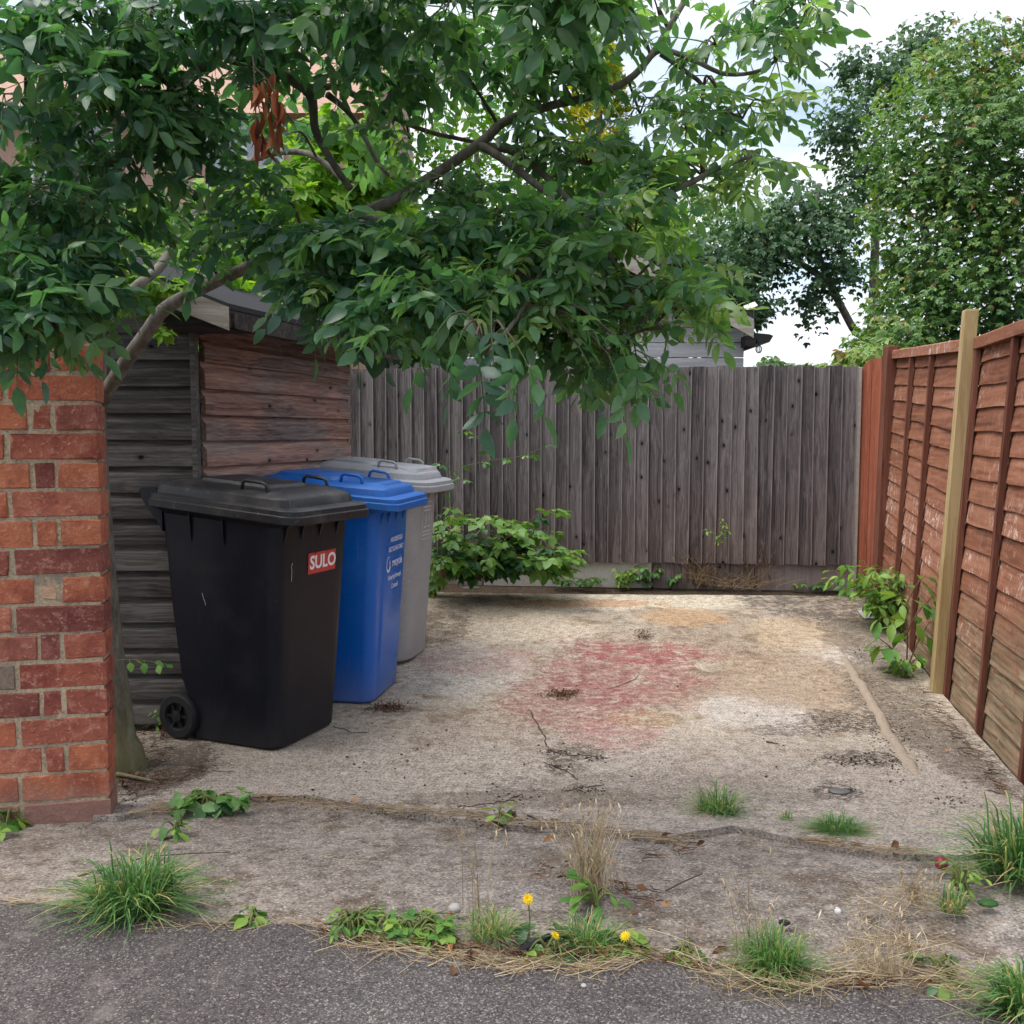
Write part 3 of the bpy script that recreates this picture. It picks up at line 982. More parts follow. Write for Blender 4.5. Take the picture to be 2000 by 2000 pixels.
# roof: right-hand slope over the brown wall, left-hand slope away from view
EX, EZ = P(446, 625, 4.0).x, P(446, 603, 4.0).z
RXr = EX - 1.12
def roofz(x): return EZ + (EX - x) * 0.395 if x > RXr else EZ + (EX - RXr) * 0.395 - (RXr - x) * 0.395
dxy = (C1.x - C0.x) / (C1.y - C0.y)
y0, y1 = 4.0, 6.0
def rp(x, y, dz): return (x + dxy * (y - y0), y, roofz(x) + dz)
mb = MB()
for xa, xb in ((RXr, EX), (RXr - 0.9, RXr)):
    vs = [rp(xa, y0, 0), rp(xb, y0, 0), rp(xb, y1, 0), rp(xa, y1, 0), rp(xa, y0, 0.022), rp(xb, y0, 0.022), rp(xb, y1, 0.022), rp(xa, y1, 0.022)]
    mb.add(vs, [(3, 2, 1, 0), (4, 5, 6, 7), (0, 1, 5, 4), (1, 2, 6, 5), (2, 3, 7, 6), (3, 0, 4, 7)])
roof = mb.obj('roof', M_FELT, shed)
mb = MB()
yb = y0 - 0.02
vs = []
for y in (yb, y0 - 0.002):
    vs += [(RXr, y, roofz(RXr) - 0.09), (EX + 0.004, y, EZ - 0.088), (EX + 0.004, y, EZ + 0.006), (RXr, y, roofz(RXr) + 0.006)]
mb.add(vs, [(0, 1, 2, 3), (7, 6, 5, 4), (0, 4, 5, 1), (1, 5, 6, 2), (2, 6, 7, 3), (3, 7, 4, 0)])
mb.obj('barge_board', M_BARGE, roof)
mb = MB()
vs = []
for (dx, zt, zb) in ((-0.022, -0.004, -0.075), (0.0, -0.004, -0.075)):
    for y in (y0 + 0.002, y1 - 0.01): vs += [(EX + dx + dxy * (y - y0), y, EZ + zb), (EX + dx + dxy * (y - y0), y, EZ + zt)]
mb.add(vs, [(0, 2, 3, 1), (4, 5, 7, 6), (0, 4, 6, 2), (1, 3, 7, 5), (0, 1, 5, 4), (2, 6, 7, 3)])
mb.obj('eaves_board', M_DARKWOOD, roof)
mb = MB(); mb.box((EX - 0.13, 4.14, EZ - 0.045), (0.30, 0.24, 0.06)); mb.obj('rafter_block', M_DARKWOOD, roof)
mb = MB()
vs = [(C0.x + 0.012 + dxy * (y - SY), y, z) for y in (SY + 0.03, y1 - 0.3) for z in (1.80, 1.93)]
mb.add(vs, [(0, 1, 3, 2)]); mb.obj('soffit_strip', M_DARKWOOD, roof)

# ---------------------------------------------------------------- grey feather-edge fence at the back
FA, FB = P(560, 1100, 7.62), P(1662, 1100, 7.18)
fd = (FB - FA); fd.z = 0; FLEN = fd.length; fang = math.atan2(fd.y, fd.x)
def fpt(s, z, off=0.0):
    d = fd.normalized(); n = Vector((d.y, -d.x, 0))
    return Vector((FA.x, FA.y, 0)) + d * s + n * off + Vector((0, 0, z))
fz0 = zg(0, 7.4)
TOPL, TOPR = P(690, 720, fpt(0.5, 0).y).z, P(1655, 715, FB.y).z
fence = empty('grey_board_fence', (0.6, 7.42, fz0), 'silvery grey vertical board fence closing the back of the drive', 'fence')
NB = 43
pitch = FLEN / NB
def feather(k):
    m = MB(); w = pitch + 0.018
    n = 8; rings = []
    h = 1.47
    for i in range(n):
        z = h * i / (n - 1)
        b = 0.004 * mnoise.noise((k * 7.7, z * 1.4, 0)); tw = 0.003 * mnoise.noise((k * 3.3, z, 5))
        ztop = z
        rings.append([(-w / 2, 0.0 + b, ztop), (w / 2, -0.014 + b + tw, ztop), (w / 2, -0.030 + b + tw, ztop), (0, -0.020 + b, ztop), (-w / 2, -0.006 + b, ztop)])
    m.loft(rings); me = m.mesh('board', M_GREYWOOD); fix_normals(me); return me
fv = [feather(k) for k in range(9)]
for i in range(NB):
    s = (i + 0.5) * pitch
    base = fz0 + 0.155
    top = TOPL + (TOPR - TOPL) * (s / FLEN)
    M = Matrix.Translation(fpt(s, base + R.uniform(-.006, .004), 0.0)) @ Matrix.Rotation(fang, 4, 'Z') @ Matrix.Rotation(R.uniform(-.006, .006), 4, 'Y') @ Matrix.Diagonal((R.choice((1, -1)) * 0 + 1, 1, (top - base) / 1.47 + R.uniform(-.004, .004), 1))
    add_obj('board', fv[R.randrange(9)], fence, M=M)
for k, (a, b) in enumerate(((0, 0.36), (0.363, 0.66), (0.663, 1.0))):
    m = MB(); L = FLEN * (b - a)
    m.bevel_box((0, 0, 0), (L, 0.03, 0.20), 0.003, M=None)
    o = m.obj('gravel_board', M_GREYWOOD if k != 1 else M_CONCPOST, fence)
    o.matrix_basis = Matrix.Translation(fpt(FLEN * (a + b) / 2, fz0 + 0.055, 0.012 - 0.03)) @ Matrix.Rotation(fang, 4, 'Z')
for zz in (0.35, 0.95, 1.45):
    m = MB(); m.box((0, 0, 0), (FLEN, 0.04, 0.08)); o = m.obj('rail', M_GREYWOOD, fence)
    o.matrix_basis = Matrix.Translation(fpt(FLEN / 2, fz0 + zz, -0.035)) @ Matrix.Rotation(fang, 4, 'Z')
m = MB(); m.bevel_box((0, 0, 0.78), (0.035, 0.05, 1.72), 0.003)
o = m.obj('end_strip', M_CONCPOST, fence); o.matrix_basis = Matrix.Translation(fpt(FLEN + 0.02, fz0 - 0.03, 0.0)) @ Matrix.Rotation(fang, 4, 'Z')

# narrow orange-red panel with rounded top, right of the grey fence
GA, GB = fpt(FLEN + 0.045, 0), P(1732, 1100, 6.98); GB.z = 0
gd = GB - GA; gl = gd.length; ga = math.atan2(gd.y, gd.x)
gate = empty('round_topped_panel', (GA.x, GA.y, zg(0, 7.1)), 'narrow orange-red panel with rounded top next to grey fence', 'fence panel')
nbd = 6
ztop = P(1700, 700, 7.1).z - zg(0, 7.1)
for i in range(nbd):
    w = gl / nbd; xc = (i + 0.5) * w
    def ht(x):
        q = (x / gl - 0.5) * 2
        return ztop - 0.10 + 0.10 * math.sqrt(max(0, 1 - q * q * 0.92))
    m = MB()
    poly = [(xc - w / 2 + 0.001, 0.0), (xc + w / 2 - 0.001, 0.0)] + [(xc + w / 2 - 0.001 - (w - 0.002) * k / 4, ht(xc + w / 2 - w * k / 4)) for k in range(5)]
    m.prism(poly, 0.016 + 0.004 * (i % 2), 'y')
    o = m.obj('board', M_REDBOARD, gate, fix=True)
    o.matrix_basis = Matrix.Translation((GA.x, GA.y, zg(0, 7.1))) @ Matrix.Rotation(ga, 4, 'Z')

# ---------------------------------------------------------------- red-brown lap fence on the right
def lap_panel(name, label, A, Bv, hA, hB, zA, zB, nb, battens, lean, seed):
    """panel from A (near the camera) to B (far); visible face towards the drive"""
    d = Vector((Bv.x - A.x, Bv.y - A.y, 0)); L = d.length; dn = d.normalized(); nrm = Vector((-dn.y, dn.x, 0))   # to the drive
    root = empty(name, (A.x, A.y, zA), label, 'fence panel')
    def pt(s, h, off):
        f = s / L
        z0 = zA + (zB - zA) * f; hh = hA + (hB - hA) * f
        p = Vector((A.x, A.y, 0)) + dn * s + nrm * off
        p.z = z0 + h * hh
        p.x += lean * h * hh
        return p
    nseg = 22
    for i in range(nb):
        m = MB(); rings = []
        h0, h1 = i / nb, min(1.0, (i + 1.22) / nb)
        for k in range(nseg):
            s = L * k / (nseg - 1)
            sag = 0.010 * mnoise.noise((s * 2.2 + seed, i * 4.4, 1)) + 0.004 * mnoise.noise((s * 9 + seed, i * 6.1, 2))
            bow = 0.006 + 0.010 * max(0, mnoise.noise((s * 3.1 + seed * 2, i * 3.7, 4))) + (0.010 * max(0, mnoise.noise((s * 4 + seed, i * 2.2, 9))) if 8 < i < 15 else 0)
            a = pt(s, h0, 0.012 + bow) + Vector((0, 0, sag)); b = pt(s, (h0 * 0.45 + h1 * 0.55), 0.010 + bow * 0.4); c = pt(s, h1, 0.002)
            e = pt(s, h1, -0.006); g = pt(s, h0, 0.003 + bow) + Vector((0, 0, sag))
            rings.append([a, b, c, e, g])
        m.loft(rings)
        me_o = m.obj('slat', M_LAP, root, fix=True)
        # grain runs along the panel: give the slat its own frame so object x follows the board
        Mw = Matrix.Translation(pt(L / 2, h0, 0)) @ Matrix.Rotation(math.atan2(dn.y, dn.x), 4, 'Z')
        me_o.data.transform(Mw.inverted()); me_o.matrix_basis = Mw
    for s, w, lo in battens:
        m = MB()
        P4 = []
        for h in (lo, 0.985):
            c0 = pt(s - w / 2, h, 0.022); c1 = pt(s + w / 2, h, 0.022); c2 = pt(s + w / 2, h, 0.046); c3 = pt(s - w / 2, h, 0.046)
            P4.append([c0, c1, c2, c3])
        m.loft(P4); m.obj('batten', M_LAPTRIM, root, fix=True)
    m = MB(); rings = []
    for k in range(9):
        s = -0.01 + (L + 0.02) * k / 8
        dz = Vector((0, 0, 0.004 * mnoise.noise((s * 2, seed, 0))))
        rings.append([pt(s, 0.975, -0.02) + dz, pt(s, 0.975, 0.052) + dz, pt(s, 1.0, 0.052) + dz + Vector((0, 0, .008)), pt(s, 1.0, 0.046) + dz + Vector((0, 0, .014)), pt(s, 1.0, -0.02) + dz + Vector((0, 0, .014))])
    m.loft(rings); o = m.obj('top_rail', M_LAP, root, fix=True)
    Mw = Matrix.Translation(pt(L / 2, 1.0, 0)) @ Matrix.Rotation(math.atan2(dn.y, dn.x), 4, 'Z')
    o.data.transform(Mw.inverted()); o.matrix_basis = Mw
    return root


T0 = G(1858, 1356)                       # foot of the new timber post
N0 = T0 + Vector((-0.205, -1.0, 0)).normalized() * 1.88
LEAN = 0.055
zt_near = P(2000, 621, 3.6).z
h_mid = P(1900, 664, T0.y).z
lap_panel('lap_fence_panel', 'nearest red-brown lap panel with peeling whitish slats and bare lower boards', N0, T0, 1.80, h_mid + 0.02, zg(0, 3.6) - 0.02, -0.02, 16,
          [(0.02, 0.04, 0.0), (0.61, 0.035, -0.012), (1.24, 0.035, -0.012), (1.855, 0.05, 0.0)], LEAN, 1.0)
F0 = P(1722, 1139, 6.95)
zf = zg(0, 6.95)
lap_panel('lap_fence_panel', 'red-brown lap panel between new timber post and orange-red panel', T0 + Vector((0.015, 0.10, 0)), F0, h_mid + 0.02, P(1745, 688, 6.95).z - 0.16 + 0.05, -0.02, 0.11, 16,
          [(0.02, 0.05, 0.0), (0.75, 0.038, 0.0), (1.35, 0.038, 0.0), (2.03, 0.045, 0.0)], LEAN * 0.7, 5.0)
# posts
def post(name, label, foot, top, wx, wy, mat, rz):
    r = empty(name, foot, label, 'fence post')
    m = MB()
    d = top - foot
    rings = []
    for t_ in (0, 0.25, 0.5, 0.75, 0.995, 1.0):
        c = d * t_
        k = 1.0 if t_ < 1 else 0.93
        wob = 0.004 * mnoise.noise((t_ * 5, wx * 90, 0))
        rings.append([(c.x + a * wx / 2 * k + wob, c.y + b * wy / 2 * k, c.z) for a, b in ((-1, -1), (1, -1), (1, 1), (-1, 1))])
    m.loft(rings)
    o = m.obj('shaft', mat, r, world=False)
    o.rotation_euler = (0, 0, rz)
    fix_normals(o.data)
    return r


PF = G(1828, 1352) + Vector((0, 0, -0.06))
tp = P(1896, 605, PF.y)
ptop = Matrix.Rotation(rad(12), 4, 'Z') @ (tp - PF)
post('timber_post', 'new yellowish square timber post rising above the lap fence', PF, PF + ptop, 0.060, 0.080, M_NEWPOST, rad(-12))
fp_f = F0 + Vector((-0.02, 0.0, 0)); fp_f.z = 0.05
fp_t = P(1744, 676, 6.95)
post('red_post', 'short red-brown post where the lap fence meets the round-topped panel', fp_f, fp_t + Vector((-0.01, 0, 0)), 0.085, 0.085, M_LAPTRIM, 0)

# ---------------------------------------------------------------- wheelie bins
def rrect(x0, x1, hw, rf, rb, z, n=5, panel=0.0, pw=0.14):
    """rounded rectangle ring (counter-clockwise from above); front is +x; optional raised front panel"""
    pts = []
    def arc(cx, cy, r, a0, a1):
        for k in range(n + 1):
            a = a0 + (a1 - a0) * k / n
            pts.append((cx + r * math.cos(a), cy + r * math.sin(a), z))
    h = math.pi / 2
    pw = max(0.01, min(pw, hw - rf - 0.02))
    arc(x1 - rf, -hw + rf, rf, -h, 0)
    for (yy, dx) in ((-pw - 0.012, 0), (-pw, panel), (pw, panel), (pw + 0.012, 0)): pts.append((x1 + dx, yy, z))
    arc(x1 - rf, hw - rf, rf, 0, h)
    arc(x0 + rb, hw - rb, rb, h, 2 * h)
    arc(x0 + rb, -hw + rb, rb, 2 * h, 3 * h)
    return pts


KS = 0.085


def slope(m):
    m.v = [(x, y, z + KS * (0.33 - x) * min(1.0, max(0.0, (z - 0.78) / 0.15))) for x, y, z in m.v]
    return m


def wheelie_bin(label, loc, heading, mb_, ml_, rf=0.055, panel=0.0, style=0, lidtilt=0.0):
    root = empty('wheelie_bin', loc, label, 'bin', rz=heading)
    m = MB()
    prof = [(0.000, -0.195, 0.225, 0.215), (0.012, -0.207, 0.236, 0.226), (0.10, -0.218, 0.241, 0.232), (0.20, -0.232, 0.247, 0.238), (0.27, -0.252, 0.251, 0.243), (0.55, -0.278, 0.268, 0.256),
            (0.80, -0.290, 0.284, 0.268), (0.93, -0.300, 0.292, 0.274)]
    rings = [rrect(a, b, w, rf, 0.03, z, panel=panel * (0 if z > 0.78 or z < 0.05 else 1)) for z, a, b, w in prof]
    rings += [rrect(-0.325, 0.315, 0.288, rf, 0.03, 0.950), rrect(-0.33, 0.322, 0.292, rf, 0.03, 0.985)]
    m.loft(rings)
    slope(m)
    body = m.obj('body', mb_, root, world=False, angle=28, fix=True)
    # gussets under the rim
    def gus(y): 
        g = MB(); g.prism([(0.283, 0.955), (0.318, 0.955), (0.306, 0.93), (0.284, 0.855)], 0.007, 'y', y); slope(g).obj('gusset', mb_, body, world=False)
    for y in (-0.215, -0.10, 0.03, 0.16): gus(y)
    for x in (-0.14, 0.03):
        g = MB(); g.prism([(-0.262, 0.95), (-0.286, 0.95), (-0.280, 0.88), (-0.264, 0.82)], 0.006, 'x', x)
        slope(g).obj('gusset', mb_, body, world=False)
    # lid: drip skirt, stepped shoulder, domed top with a raised centre panel
    m = MB()
    rl = rf + 0.01
    L = [(0.952, -0.345, 0.392, 0.300), (0.958, -0.350, 0.400, 0.306), (0.986, -0.350, 0.400, 0.306), (0.990, -0.346, 0.392, 0.301), (1.008, -0.346, 0.390, 0.300), (1.013, -0.340, 0.382, 0.294), (1.016, -0.332, 0.335, 0.276), (1.046, -0.326, 0.326, 0.269),
         (1.056, -0.316, 0.315, 0.258)]
    rings = [rrect(a, b, w, rl, 0.03, z) for z, a, b, w in L]
    rings.append(rrect(-0.25, 0.24, 0.19, 0.03, 0.03, 1.074))
    m.loft(rings)
    lid = slope(m).obj('lid', ml_, root, world=False, angle=30, fix=True)
    lid.matrix_basis = Matrix.Rotation(lidtilt, 4, 'Y')
    m = MB()
    if style == 0:
        m.loft([rrect(-0.22, 0.18, 0.155, 0.05, 0.03, 1.060), rrect(-0.20, 0.155, 0.14, 0.05, 0.03, 1.086), rrect(-0.17, 0.115, 0.115, 0.04, 0.03, 1.090)], cap0=False)
    elif style == 1:
        m.loft([rrect(-0.28, 0.10, 0.215, 0.05, 0.03, 1.058), rrect(-0.24, 0.085, 0.19, 0.05, 0.03, 1.086), rrect(-0.20, 0.05, 0.165, 0.04, 0.03, 1.092)], cap0=False)
        m.loft([rrect(0.09, 0.30, 0.19, 0.05, 0.03, 1.052), rrect(0.09, 0.285, 0.175, 0.05, 0.03, 1.072), rrect(0.10, 0.275, 0.165, 0.04, 0.03, 1.074)], cap0=False)
    else:
        m.loft([rrect(-0.24, 0.06, 0.18, 0.05, 0.03, 1.058), rrect(-0.21, 0.03, 0.16, 0.05, 0.03, 1.088), rrect(-0.18, 0.0, 0.14, 0.04, 0.03, 1.092)], cap0=False)
        m.loft([rrect(0.03, 0.31, 0.22, 0.06, 0.03, 1.050), rrect(0.04, 0.295, 0.205, 0.06, 0.03, 1.076), rrect(0.06, 0.28, 0.19, 0.05, 0.03, 1.080)], cap0=False)
    slope(m).obj('raised_panel', ml_, lid, world=False, angle=30, fix=True)
    for s in (-1, 1):       # grab loops on the lid
        y = s * 0.215
        xa, xb = (0.075, 0.215) if style == 0 else (0.085, 0.205)
        m = MB(); m.tube([(xa, y, 1.045), (xa + 0.012, y, 1.096), (xa + 0.028, y, 1.106), (xb - 0.028, y, 1.102), (xb - 0.01, y, 1.092), (xb, y, 1.045)], 0.0075, 8)
        slope(m).obj('lid_handle', ml_, lid, world=False, smooth=True)
    # rear handle: two cheeks and a bar, lid hinge lugs
    for s in (-1, 1):
        m = MB(); m.prism([(-0.30, 0.87), (-0.335, 0.905), (-0.385, 0.945), (-0.415, 0.985), (-0.422, 1.012), (-0.412, 1.022), (-0.33, 1.028), (-0.30, 1.00)], 0.020, 'y', s * 0.255)
        slope(m).obj('handle_bracket', mb_, root, world=False, fix=True)
    m = MB(); m.tube([(-0.405, -0.262, 1.005), (-0.405, 0.262, 1.005)], 0.0155, 12); slope(m).obj('handle', mb_, root, world=False, angle=40)
    for y in (-0.12, 0.12):
        m = MB(); m.prism([(-0.34, 0.99), (-0.40, 1.01), (-0.405, 1.026), (-0.34, 1.035)], 0.07, 'y', y); slope(m).obj('hinge', ml_, lid, world=False, fix=True)
    # wheels
    m = MB(); m.tube([(-0.262, -0.25, 0.10), (-0.262, 0.25, 0.10)], 0.011, 10); m.obj('axle', M_METAL, root, world=False, smooth=True)
    for s in (-1, 1):
        w = MB(); rr = [(0.062, -0.030), (0.090, -0.030), (0.099, -0.022), (0.101, 0.0), (0.099, 0.022), (0.090, 0.030), (0.062, 0.030)]
        n = 28
        rings = [[(-0.262 + q * math.cos(2 * math.pi * k / n), s * 0.228 + y, 0.101 + q * math.sin(2 * math.pi * k / n)) for k in range(n)] for q, y in rr]
        w.loft(rings, cap0=False, cap1=False)
        wh = w.obj('wheel', M_RUBBER, root, world=False, angle=35, fix=True)
        h = MB()
        rings = [[(-0.262 + q * math.cos(2 * math.pi * k / n), s * (0.228 + y), 0.101 + q * math.sin(2 * math.pi * k / n)) for k in range(n)]
                 for q, y in ((0.063, 0.028), (0.058, 0.026), (0.052, 0.012), (0.026, 0.012), (0.024, 0.030), (0.012, 0.032))]
        h.loft(rings, cap0=False); h.obj('hub', M_HUB, wh, world=False, angle=35, fix=True)
        for k in range(6):
            a = k * math.pi / 3
            sp = MB(); sp.box((0.037, s * 0.018, 0), (0.034, 0.014, 0.008), Matrix.Translation((-0.262, s * 0.228, 0.101)) @ Matrix.Rotation(a, 4, 'Y'))
            sp.obj('spoke', M_HUB, wh, world=False)
    return root, body


def front_frame(zc, yc, panel=0.0):
    """frame on the front wall: x across to the far side, y up the wall, z outwards"""
    x0 = 0.2515 + (zc - 0.27) * (0.284 - 0.251) / 0.53 + panel
    sl = math.atan((0.284 - 0.251) / 0.53)
    X = Vector((0, 1, 0)); Z = Vector((math.cos(sl), 0, -math.sin(sl))); Y = Z.cross(X)
    M = Matrix((X, Y, Z)).transposed().to_4x4()
    M.translation = Vector((x0, yc, zc)) + Z * 0.0016
    return M


def lettering(root, parent, body, size, zc, yc, mat, name='lettering', off=0.0, panel=0.0, sx=1.0, dz=0.0):
    me = text_mesh(body, size, mat, off, name)
    M = front_frame(zc, yc, panel) @ Matrix.Translation((0, 0, dz)) @ Matrix.Diagonal((sx, 1, 1, 1))
    return add_obj(name, me, parent, world=False, M=M)


# black bin
A, Bp = G(538, 1467), G(650, 1417)
ed = Bp - A; hd = math.atan2(-ed.x, ed.y)          # front normal is the edge turned clockwise
hd = rad(-23)
fdir = Vector((math.cos(hd), math.sin(hd), 0)); ldir = Vector((-math.sin(hd), math.cos(hd), 0))
bpos = A + ldir * 0.205 - fdir * 0.215; bpos.z = slab_z(bpos.x, bpos.y) + 0.003
b1, body1 = wheelie_bin('black wheelie bin with red sticker, nearest the road', bpos, hd, M_BINBLACK, M_LIDBLACK, 0.06, 0.0, 0)
m = MB()
SW, SH = 0.205, 0.090
poly = [(-SW / 2, -SH / 2), (SW * .27, -SH / 2), (SW * .275, -SH * .36), (SW * .29, -SH / 2), (SW / 2, -SH / 2), (SW / 2, SH / 2), (SW * .16, SH / 2), (SW * .15, SH * .30), (SW * .14, SH / 2), (-SW * .22, SH / 2), (-SW * .24, SH * .33), (-SW * .27, SH / 2), (-SW / 2, SH / 2)]
m.prism(poly, 0.0012, 'z')
st = m.obj('sticker', M_STICKER, body1, world=False, fix=True)
st.matrix_basis = front_frame(0.765, 0.055)
lettering(b1, body1, 'SULO', 0.080, 0.765, 0.062, M_WHITE, off=0.0022, dz=0.0012)
for (y, z, L) in ((-0.165, 0.745, 0.075),):
    m = MB(); m.tube([(0.004, L / 2, 0.001), (-0.003, L / 3, 0.001), (0.002, 0, 0.001), (0.001, -L / 2, 0.001)], 0.0010, 5)
    o = m.obj('scratch', M_PRINTGREY, body1, world=False); o.matrix_basis = front_frame(z, y)
for (x, z) in ((-0.10, 0.62),):
    m = MB(); m.tube([(x, -0.2612, z + 0.03), (x + 0.006, -0.2608, z + 0.008), (x + 0.014, -0.2602, z - 0.01), (x + 0.015, -0.2595, z - 0.022)], 0.0008, 5); m.obj('scratch', M_PRINTGREY, body1, world=False)

# blue bin
A = G(722, 1374); hd2 = rad(-10)
fdir = Vector((math.cos(hd2), math.sin(hd2), 0)); ldir = Vector((-math.sin(hd2), math.cos(hd2), 0))
bpos = A + ldir * 0.205 - fdir * 0.22; bpos.z = slab_z(bpos.x, bpos.y) + 0.003
b2, body2 = wheelie_bin('bright blue recycling bin between the black and grey bins', bpos, hd2, M_BINBLUE, M_LIDBLUE, 0.05, 0.009, 1)
pan = 0.0095
lettering(b2, body2, 'HOUSEHOLD', 0.034, 0.790, 0.03, M_PRINTBLUE, panel=pan, off=0.0008)
lettering(b2, body2, 'RECYCLING ONLY', 0.034, 0.742, 0.03, M_PRINTBLUE, panel=pan, off=0.0008, sx=0.88)
lettering(b2, body2, 'recycle', 0.060, 0.672, 0.058, M_PRINTBLUE, panel=pan, off=0.0012)
m = MB()       # open ring swoosh in front of the word
n = 18; rin = []
for k in range(n + 1):
    a = rad(75 + 270 * k / n); w = 0.002 + 0.006 * k / n
    rin.append([((0.030 - w) * math.cos(a), (0.036 - w) * math.sin(a), 0.0), ((0.030 + w) * math.cos(a), (0.036 + w) * math.sin(a), 0.0)])
m.loft(rin, close=False, cap0=False, cap1=False)
m.add([(0.012, -0.006, 0), (0.030, -0.002, 0), (0.022, 0.022, 0)], [(0, 1, 2)])
o = m.obj('logo_ring', M_PRINTBLUE, body2, world=False); o.matrix_basis = front_frame(0.672, -0.088, pan)
lettering(b2, body2, 'Kettering Borough', 0.034, 0.600, 0.025, M_PRINTBLUE, panel=pan, off=0.0008, sx=0.86)
lettering(b2, body2, 'Council', 0.036, 0.552, 0.03, M_PRINTBLUE, panel=pan, off=0.0008)

# grey bin
A = G(778, 1303); hd3 = rad(-14)
fdir = Vector((math.cos(hd3), math.sin(hd3), 0)); ldir = Vector((-math.sin(hd3), math.cos(hd3), 0))
bpos = A + ldir * 0.20 - fdir * 0.19; bpos.z = slab_z(bpos.x, bpos.y) + 0.003
b3, body3 = wheelie_bin('light grey wheelie bin, farthest of the three, beside the brambles', bpos, hd3, M_BINGREY, M_LIDGREY, 0.135, 0.0, 2)
m = MB()
def bar(x0, y0, x1, y1, w=0.0022):
    d = Vector((x1 - x0, y1 - y0, 0)); nn = Vector((-d.y, d.x, 0)).normalized() * w
    m.add([Vector((x0, y0, 0)) - nn, Vector((x1, y1, 0)) - nn, Vector((x1, y1, 0)) + nn, Vector((x0, y0, 0)) + nn], [(0, 1, 2, 3)])
W, Hh = 0.075, 0.105
for q in ((-W, -Hh, W, -Hh), (W, -Hh, W, Hh), (W, Hh, -W, Hh), (-W, Hh, -W, -Hh)): bar(*q)
for yy, a, b in ((0.078, -0.06, 0.06), (0.058, -0.055, 0.05), (-0.062, -0.06, -0.022), (-0.062, -0.012, 0.022), (-0.062, 0.032, 0.062), (-0.082, -0.062, -0.02), (-0.082, -0.01, 0.02), (-0.082, 0.03, 0.06), (-0.036, -0.05, -0.005), (-0.036, 0.015, 0.05)):
    bar(a, yy, b, yy, 0.0045)
m.tube([(-0.02 + 0.016 * math.cos(a), 0.012 + 0.018 * math.sin(a), 0) for a in [2 * math.pi * k / 14 for k in range(15)]], 0.0028, 4)
bar(0.035, 0.035, 0.035, -0.012, 0.004); bar(-0.02, -0.01, -0.02, -0.026, 0.005)
o = m.obj('printed_notice', M_PRINTGREY, body3, world=False); o.matrix_basis = front_frame(0.78, 0.03) @ Matrix.Translation((0, 0, 0.0005))

# ---------------------------------------------------------------- leaf building blocks (numpy triangle templates)
def leaflet(L, W, fold=0.25, droop=0.2, wide=0.42, curl=0.0):
    """pointed oval leaflet along +x: 11 vertices, 12 triangles"""
    xs = (0.0, wide * 0.55, wide * 1.15, 0.80, 1.0)
    es = ((wide * 0.40, 0.62), (wide, 1.0), (0.74, 0.66))
    V = []
    for x in xs: V.append((x * L, 0, -droop * L * x * x))
    for sgn in (1, -1):
        for x, w in es: V.append((x * L, sgn * w * W / 2, -droop * L * x * x + fold * w * W / 2 + curl * sgn * W * 0.2))
    F = []
    for b, fl in ((5, False), (8, True)):
        t = [(0, 1, b), (1, b + 1, b), (1, 2, b + 1), (2, b + 2, b + 1), (2, 3, b + 2), (3, 4, b + 2)]
        F += [(q[0], q[2], q[1]) for q in t] if fl else t
    return np.array(V), np.array(F)


def rot(a, ax): return np.array(Matrix.Rotation(a, 3, ax))


class LB:
    """accumulates triangles with a tint per vertex"""
    def __init__(s): s.V, s.F, s.T, s.n = [], [], [], 0
    def add(s, V, F, tint, M=None, off=None):
        V = np.asarray(V, float)
        if M is not None: V = V @ np.asarray(M).T
        if off is not None: V = V + np.asarray(off)
        s.V.append(V); s.F.append(np.asarray(F) + s.n); s.n += len(V)
        s.T.append(np.full(len(V), tint) if np.isscalar(tint) else np.asarray(tint))
    def ribbon(s, pts, w, tint):
        pts = [np.asarray(p, float) for p in pts]; V = []
        for i, p in enumerate(pts):
            d = pts[min(i + 1, len(pts) - 1)] - pts[max(i - 1, 0)]
            sd = np.cross(d, (0.3, 0.2, 1.0)); sd /= (np.linalg.norm(sd) + 1e-9)
            ww = w * (1 - 0.6 * i / (len(pts) - 1)); up = np.cross(sd, d); up /= (np.linalg.norm(up) + 1e-9)
            V += [p + sd * ww, p - sd * ww * 0.5 + up * ww * 0.87, p - sd * ww * 0.5 - up * ww * 0.87]
        F = []
        for i in range(len(pts) - 1):
            for k in range(3):
                a, b = i * 3 + k, i * 3 + (k + 1) % 3
                F += [(a, b, b + 3), (a, b + 3, a + 3)]
        s.add(V, F, tint)
    def arrays(s): return np.concatenate(s.V), np.concatenate(s.F), np.concatenate(s.T)
    def mesh(s, name, mat):
        V, F, T = s.arrays(); return tri_mesh(name, V, F, mat, T)


